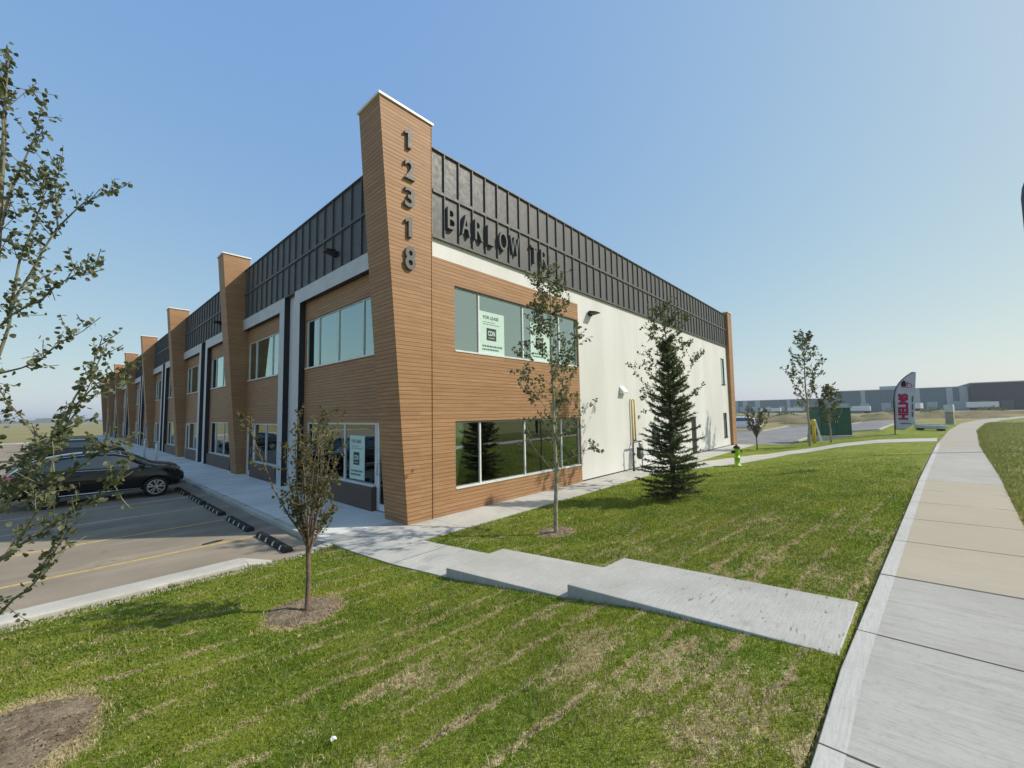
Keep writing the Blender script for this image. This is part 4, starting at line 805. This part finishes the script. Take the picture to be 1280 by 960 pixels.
            for kk in range(5):
                for off in (-.16, .16):
                    a = 2*math.pi*kk/5+.3; c1, s1 = math.cos(a+off*.4), math.sin(a+off*.4); c2, s2 = math.cos(a+off*1.5), math.sin(a+off*1.5); nx, nz = -math.sin(a)*.022, math.cos(a)*.022
                    p0 = (wx+.05*c1, .345+.05*s1); p1 = (wx+.23*c2, .345+.23*s2)
                    rm.hexa([(p0[0]-nx, yo-.02, p0[1]-nz), (p0[0]+nx, yo-.02, p0[1]+nz), (p0[0]+nx, yo+.025, p0[1]+nz), (p0[0]-nx, yo+.025, p0[1]-nz)], [(p1[0]-nx, yo-.02, p1[1]-nz), (p1[0]+nx, yo-.02, p1[1]+nz), (p1[0]+nx, yo+.025, p1[1]+nz), (p1[0]-nx, yo+.025, p1[1]-nz)])
            rm.lathe([(.06, -.03), (.06, .02), (.03, .03)], (wx, yo, .345), 14, axis='y'); rm.build('rim', 'rim', wo)
    g = MB(); g.box(2.14, 2.2, -.42, .42, .52, .70); g.build('grille', 'rubber', root, bevel=.01)
    return root
CARG = 'cars parked at the shopfront walk'
car_parts('parked_car', 'black parked crossover with chrome window line and red tail light behind the leafy limbs', 'carblack', (-4.66, 11.2, -.1), rad(-1), CARG).scale = (.95, .95, .96)
c2 = car_parts('parked_car', 'dark grey car parked just beyond the black crossover, only its roof and windscreen showing', 'cargrey', (-4.35, 13.85, -.1), 0, CARG, 'cargrey'); c2.scale = (.95, .95, .88)
c3 = copy_tree(c2); c3.location = (-4.7, 29.6, -.1); c3['label'] = 'dark car parked farthest along the shopfront walk'
car_parts('parked_car', 'white car just past the brown end column of the building', 'carwhite', (49.2, 4.9, .006), rad(95), None)

# ------------------------------------------------------------------ street furniture
Hy = thing('fire_hydrant', 'lime green fire hydrant with black cap on the lawn', 'fire hydrant', (14.6, -3.22, H(0, -3.22)))
m = MB(); m.lathe([(.17, 0), (.17, .04), (.115, .05), (.115, .34), (.14, .345), (.14, .385), (.115, .39), (.115, .74), (.13, .745), (.13, .77)], n=18); m.build('barrel', 'lime', Hy)
m = MB(); m.lathe([(.14, .771), (.14, .8), (.11, .86), (.05, .9), (.035, .9), (.035, .95)], n=18); m.build('bonnet', 'rubber', Hy)
for sx in (-1, 1): m = MB(); m.lathe([(.06, .11*sx), (.06, .18*sx), (.07, .181*sx), (.07, .22*sx), (.03, .225*sx), (.03, .25*sx)], (0, 0, .62), 14, axis='x'); m.build('hose_cap', 'rubber', Hy)
m = MB(); m.lathe([(.075, -.1), (.075, -.17), (.085, -.171), (.085, -.21)], (0, 0, .6), 14, axis='y'); m.build('pumper_nozzle', 'lime', Hy); Hy.rotation_euler.z = rad(-42)
# green utility cabinet on a concrete pad
Gc = thing('utility_cabinet', 'tall dark green utility cabinet on a concrete pad behind the bushy tree', 'cabinet', (32.4, -5.1, H(0, -5.1)), rad(-52))
m = MB(); m.box(-1.15, 1.15, -.8, .8, -.2, .32); m.build('pad', 'concrete', Gc, bevel=.02)
m = MB(); m.box(-1.05, 1.05, -.7, .7, .321, 2.28); m.build('housing', 'green', Gc, bevel=.03); m = MB(); m.prism([(-.8, 2.281), (.8, 2.281), (.74, 2.4), (-.74, 2.4)], 'x', -1.1, 1.1); m.build('lid', 'green', Gc)
for a, b in ((-1.0, -.01), (.01, 1.0)):
    m = MB(); m.box(a+.02, b-.02, -.725, -.701, .42, 2.2); d = m.build('door', 'green', Gc, bevel=.006); q = MB(); q.box((b if a < 0 else a)-.06*(1 if a < 0 else -1)-.02, (b if a < 0 else a)-.06*(1 if a < 0 else -1)+.02, -.76, -.726, 1.2, 1.4); q.build('handle', 'galv', d)
Yp = thing('marker_post', 'yellow capped marker post beside the trunk of the tall airy aspen', 'post', (28.6, -4.55, H(0, -4.55)))
m = MB(); m.lathe([(.1, 0), (.1, 1.2), (.09, 1.22)], n=14); m.build('post', 'yellowp', Yp); m = MB(); m.lathe([(.14, 1.22), (.16, 1.26), (.16, 1.5), (.1, 1.6)], n=14); m.build('cap', 'yellowp', Yp)
St = MB(); St.hexa([(-.02, -.07, 0), (.02, -.07, 0), (.02, .05, 0), (-.02, .05, 0)], [(-.02, .22, 1.45), (.02, .22, 1.45), (.02, .3, 1.45), (-.02, .3, 1.45)]); tag(St.build('survey_stake', 'capm', loc=(28.3, -4.95, H(0, -4.95))), 'white leaning stake between the yellow post and the green cabinet', 'stake')
# feather flag
Fl = thing('feather_flag', 'pale feather flag with red HELMS lettering beside the walk', 'flag', (33.1, -8.5, H(0, -8.5))); Fl.rotation_euler.z = rad(-86)
def edge(z):        # pole curve in the flag plane: straight, then bent over at the top
    t = max(0, (z-2.3)/1.98); return .10+.03*z+.95*t*t*t+.1*t
pole = [(edge(z), 0, z) for z in np.linspace(0, 4.25, 18)]
m = MB(); m.tube(pole, [.03]*10+[.022]*8, 8); m.build('pole', 'flagblack', Fl)
m = MB(); zz = np.linspace(.32, 4.24, 26); top = edge(4.24)
rows = []
for z in zz:
    a = edge(z)+.03; b = 1.08+.07*z if z < 3.4 else 1.08+.07*z+(.02*(z-3.4)); b = max(b, a+.02)
    if z < .75: b = a+(b-a)*(.45+.55*(z-.32)/.43)
    rows.append([(a+(b-a)*k/6, .05*math.sin(z*1.7+k*.7)*k/6+.012, z) for k in range(7)])
vs = [p for r in rows for p in r]; m.add(vs, [(i*7+k, i*7+k+1, (i+1)*7+k+1, (i+1)*7+k) for i in range(25) for k in range(6)], 0, True); sh = m.build('sail', 'flag', Fl, fix=False)
sm_ = sh.modifiers.new('s', 'SOLIDIFY'); sm_.thickness = .008
def flagpt(u, z, d):
    a = edge(z)+.03; b = 1.08+.07*z; k = (u-a)/(b-a)*6; return (u, .05*math.sin(z*1.7+k*.7)*k/6+.012-d, z)
def flag_text(txt, u0, u1, z0, z1, mat, d, bold=.03, name='lettering'):      # reads upwards
    vs, fs = fit_text(txt, z1-z0, u1-u0, .004, bold); m = MB()
    m.add([(lambda q: (q[0], q[1]-p[2], q[2]))(flagpt(u1+.07*(p[0]+z0-2)*.8-p[1], z0+p[0], d)) for p in vs], fs); m.build(name, mat, Fl)
flag_text('HELMS', .38, .88, 1.02, 2.78, 'flagblack', .010, .05, 'letter_shadow'); flag_text('HELMS', .36, .85, 1.05, 2.80, 'flagred', .018, .03)
m = MB()
for z0, z1 in ((1.2, 1.55), (1.65, 2.1), (2.2, 2.6)): m.add([flagpt(.98+.07*(z0-1), z0, .012), flagpt(1.06+.07*(z0-1), z0, .012), flagpt(1.06+.07*(z1-1), z1, .012), flagpt(.98+.07*(z1-1), z1, .012)], [(0, 1, 2, 3)])
m.build('small_print', 'greypipe', Fl); m = MB(); m.add([flagpt(.4, .72, .012), flagpt(.95, .72, .012), flagpt(.95, .78, .012), flagpt(.4, .78, .012)], [(0, 1, 2, 3)]); m.build('bottom_line', 'greypipe', Fl)
m = MB(); q = lambda u, z: flagpt(u, z, .014)
m.add([q(.60, 3.28), q(.86, 3.28), q(.86, 3.58), q(.76, 3.72), q(.62, 3.56)], [(0, 1, 2, 3, 4)]); m.build('house_emblem', 'flagblack', Fl)
m = MB(); m.add([q(.9, 3.3), q(.95, 3.3), q(.95, 3.6), q(.9, 3.6), q(.95, 3.55), q(1.1, 3.45), q(1.1, 3.40), q(.95, 3.48), q(1.1, 3.28), q(1.15, 3.28), q(1.15, 3.42), q(1.1, 3.42), q(.62, 3.2), q(1.15, 3.2), q(1.15, 3.24), q(.62, 3.24)], [(0, 1, 2, 3), (4, 7, 6, 5), (8, 9, 10, 11), (12, 13, 14, 15)]); m.build('emblem_outline', 'flagred', Fl)
m = MB(); m.box(-.05, .25, -.03, .03, .0, .03); m.box(.07, .13, -.18, .18, .0, .03); m.build('ground_spike', 'galv', Fl)
# precast kerb blocks lying on the grass and the pedestal behind them
for i, (a, b, lab) in enumerate((((41.0, -10.0), (39.0, -11.4), 'nearer precast concrete block lying on the grass past the flag'), ((44.5, -10.1), (42.6, -11.6), 'farther precast concrete block lying on the grass past the flag'))):
    a = Vector((*a, .62)); b = Vector((*b, .62)); o = thing('concrete_block', lab, 'block', (a+b)/2, math.atan2(b.y-a.y, b.x-a.x), 'precast blocks on the grass'); L = (b-a).length
    m = MB(); m.prism([(-.25, .16), (.25, .16), (.2, .42), (-.2, .42)], 'x', -L/2, L/2); m.build('block', 'concrete', o, bevel=.02); m = MB(); m.box(-L/2+.2, -L/2+.4, -.22, .22, 0, .159); m.box(L/2-.4, L/2-.2, -.22, .22, 0, .159); m.build('bearer', 'darkbark', o)
Pd = thing('utility_pedestal', 'beige utility pedestal with pale box top between the blocks and the walk', 'pedestal', (55.4, -13.0, .62), rad(-12))
m = MB(); m.prism([(-.32, 0), (.32, 0), (.25, 1.25), (-.25, 1.25)], 'y', -.3, .3); m.build('base', 'box', Pd, bevel=.02); m = MB(); m.box(-.36, .36, -.33, .33, 1.251, 2.0); m.build('box_top', 'frame_grey', Pd, bevel=.03); m = MB(); m.box(-.38, .38, -.35, .35, 0, .1); m.build('pad', 'concrete', Pd)
# street lamp on the right: tall davit pole bending over the road
Lp = thing('street_lamp', 'grey curved street lamp at the right edge', 'street lamp', (20.7, -12.97, .6))
m = MB()
pts = [(0, 0, 0), (0, 0, 6), (0, 0, 10.4)]+[(0, -2.0*(1-math.cos(t)), 10.4+2.0*math.sin(t)) for t in np.linspace(.2, 1.45, 8)]+[(0, -3.4, 12.46)]
m.tube(pts, [.11, .085, .065]+[.055]*8+[.045], 12); m.build('pole', 'greypipe', Lp); m = MB(); m.lathe([(.2, 0), (.2, .03), (.12, .05), (.12, .3), (.1, .32)], n=14); m.build('base', 'galv', Lp)
m = MB(); m.box(-.2, .2, -4.2, -3.4, 12.38, 12.52); m.build('lamp_head', 'galv', Lp, bevel=.03)

# ------------------------------------------------------------------ distance
def shed(label, x0, x1, y0, y1, z, mat, pale=(), docks=0, pents=()):
    o = thing('warehouse', label, 'warehouse', (0, 0, 0), group='warehouses on the skyline'); m = MB(); m.box(x0, x1, y0, y1, -1, z); m.build('wall', mat, o)
    m = MB(); m.box(x0-.3, x1, y0-.3, y1+.3, z, z+.35); m.build('roof_edge', 'shedpale', o)
    for a, b in pale: q = MB(); q.box(x0-.25, x0-.01, a, b, 0, z-.05); q.build('pale_panel', 'shedpale', o)
    for i in range(docks): q = MB(); yy = y0+(y1-y0)*(i+.5)/docks; q.box(x0-.2, x0-.02, yy-1.6, yy+1.6, .9, 4.4); q.build('dock_door', 'shedpale' if mat != 'sheddark' else 'char', o)
    for a in pents: q = MB(); q.box(x0+8, x0+12, a-2.5, a+2.5, z+.36, z+2.0); q.build('roof_unit', 'shedpale', o)
    return o
def ydir(px):  # helper for the author: bearing of a far thing seen from the walk
    return px
D = 250
shed('long blue grey warehouse with pale bands right of the feather flag', 246, 330, -34, 10, 10.2, 'shed', [(-19.5, -17.0), (-33.5, -31.2), (-29.3, -27.4), (-1.4, .2)], 6, [-9, -14])
shed('dark charcoal warehouse at the right end of the skyline', 243, 320, -52.5, -34.3, 11.4, 'sheddark', [(-52.4, -51.6)], 3)
shed('lower distant grey warehouse seen between the building and the tall airy aspen', 330, 420, 16, 82, 8.6, 'shed', [(58, 61), (66, 69), (72, 74), (40, 42)], 8)
# trailers and cars parked in front of the sheds
Tr = thing('truck_trailer', 'white trailer', 'trailer', (0, 0, 0)); m = MB(); m.box(-4.2, 4.2, -1.25, 1.25, 1.1, 3.3); m.build('box', 'carwhite', Tr); m = MB(); m.box(-4.1, 4.1, -1.1, 1.1, .8, 1.09); m.box(2.6, 2.8, -.9, .9, 0, .8); m.build('chassis', 'rubber', Tr)
for wx in (-3.4, -2.2):
    for sy in (-1, 1): m = MB(); m.lathe([(.25, 1.0*sy), (.5, 1.0*sy), (.5, 1.24*sy), (.25, 1.24*sy)], (wx, 0, .5), 14, axis='y'); m.build('wheel', 'rubber', Tr)
TS = [(232, -15.2, 1.2, 'white trailer parked left of the two pale bands of the blue warehouse'), (300, 45, 1.5, 'white trailer far off, seen just right of the small vase shaped tree'), (300, 52, .2, 'white trailer far off, seen behind the crown of the small vase shaped tree'), (300, 33, 1.57, 'white trailer far off, seen left of the trunk of the tall airy aspen'), (234, 1.0, 1.45, 'white trailer left of the feather flag in front of the blue warehouse'), (236, -36, 1.57, 'white trailer parked in front of the dark warehouse')]
for i, (x, y, rz, l) in enumerate(TS):
    c = Tr if i == 0 else copy_tree(Tr); c.location = (x, y, .62 if y < -3 else -.1); c.rotation_euler.z = rz; c['label'] = l; c['group'] = 'trailers by the warehouses'
# earth mounds and rough bushes on the plot behind the road
def mound(x, y, rx, ry, h, seed, mat='mound'):
    random.seed(seed); m = MB(); nx, ny = 26, 14; ph = [random.uniform(0, 6) for _ in range(6)]; vs = []
    for i in range(nx+1):
        for j in range(ny+1):
            u = i/nx*2-1; v = j/ny*2-1; k = max(0, 1-u*u)*max(0, 1-v*v); z = h*k**.7*(.7+.3*math.sin(u*7+ph[0])*math.sin(v*5+ph[1])+.25*math.sin(u*15+ph[2]))
            vs.append((x+v*ry, y+u*rx, H(0, y+u*rx)-.08+max(0, z)+random.uniform(0, .08)*(k > 0)))
    m.add(vs, [(i*(ny+1)+j, (i+1)*(ny+1)+j, (i+1)*(ny+1)+j+1, i*(ny+1)+j+1) for i in range(nx) for j in range(ny)], 0, True); return tag(m.build('earth_mound', mat), kind='structure')
for i, (x, y, rx, ry, h) in enumerate(((84, -3, 9, 5, 1.15), (96, 6, 10, 5, 1.0), (100, -12, 12, 5, 1.1), (115, 18, 16, 6, 1.3), (150, 22, 20, 6, 1.1), (130, -26, 18, 6, .9), (90, -16, 6, 4, .7))): mound(x, y, rx, ry, h, 70+i)
def bush(label, x, y, w, h, seed, n=420):
    random.seed(seed); root = thing('bush', label, 'bush', (x, y, H(0, y)-.05), group='low bushes on the far plot'); tm, cm = MB(), MB(); cm.tone = []
    for i in range(7): a = i*.9; limb(tm, (0, 0, 0), (math.cos(a)*.8, math.sin(a)*.8, 1), h*.8, .03, 4)
    for i in range(n):
        a = random.uniform(0, 6.28); r = w*math.sqrt(random.random()); z = h*random.random()*(1-(r/w)**2*.7); leaf_geo(cm, Vector((r*math.cos(a), r*math.sin(a), z)), rv(), .35, random.random())
    finish(root, tm, cm, 'darkbark', 'aspen')
BL = ['round bush on the earth mounds left of the feather flag', 'low bush in front of the blue warehouse right of the flag', 'dark bush by the warehouse base behind the pedestal', 'bush on the far plot seen left of the green cabinet', 'bush on the far plot near the small vase shaped tree', 'bush under the dark warehouse beside the walk bend']
for i, (x, y, w, h) in enumerate(((110, 1.5, 2.2, 1.8), (180, -11, 3.4, 2.2), (180, -19, 3.2, 2.0), (120, 11, 2.6, 2.0), (140, 30, 3, 2.0), (170, -30, 3.2, 1.8))): bush(BL[i], x, y, w, h, 90+i)
# far dark strip along the left skyline
random.seed(3); m = MB()
for i in range(150):
    x = -1000+i*12; m.box(x, x+12.5, 1400, 1410, -1, random.uniform(4, 11))
M['farland'] = plain('far_land', (.10, .12, .12), .9, .1); tag(m.build('far_skyline', 'farland'), 'hazy low skyline beyond the dry field at the left', 'skyline', kind='stuff')

# ------------------------------------------------------------------ smoke haze
hm = MB(); hm.box(-2700, 2700, -2700, 2700, -2.2, 16)
hk = bpy.data.materials.new('haze'); hk.use_nodes = True; hk.node_tree.nodes.clear(); ho = hk.node_tree.nodes.new('ShaderNodeOutputMaterial'); hv = hk.node_tree.nodes.new('ShaderNodeVolumePrincipled')
hv.inputs['Color'].default_value = (.82, .88, .93, 1); hv.inputs['Density'].default_value = .00045; hv.inputs['Anisotropy'].default_value = .2; hk.node_tree.links.new(hv.outputs[0], ho.inputs['Volume'])
M['haze'] = hk; tag(hm.build('haze', 'haze'), kind='stuff')

pp = MB(); random.seed(2); vs = [(-.02, -.01, .02), (.0, -.014, .032), (.02, -.007, .018), (.022, .014, .025), (.0, .018, .036), (-.02, .014, .028)]; pp.add(vs, [(0, 1, 4, 5), (1, 2, 3, 4)])
po = tag(pp.build('paper_scrap', 'capm', loc=(-4.35, -5.28, H(0, -5.28)), fix=False), 'white crumpled scrap lying on the front lawn', 'litter'); q = po.modifiers.new('s', 'SOLIDIFY'); q.thickness = .004
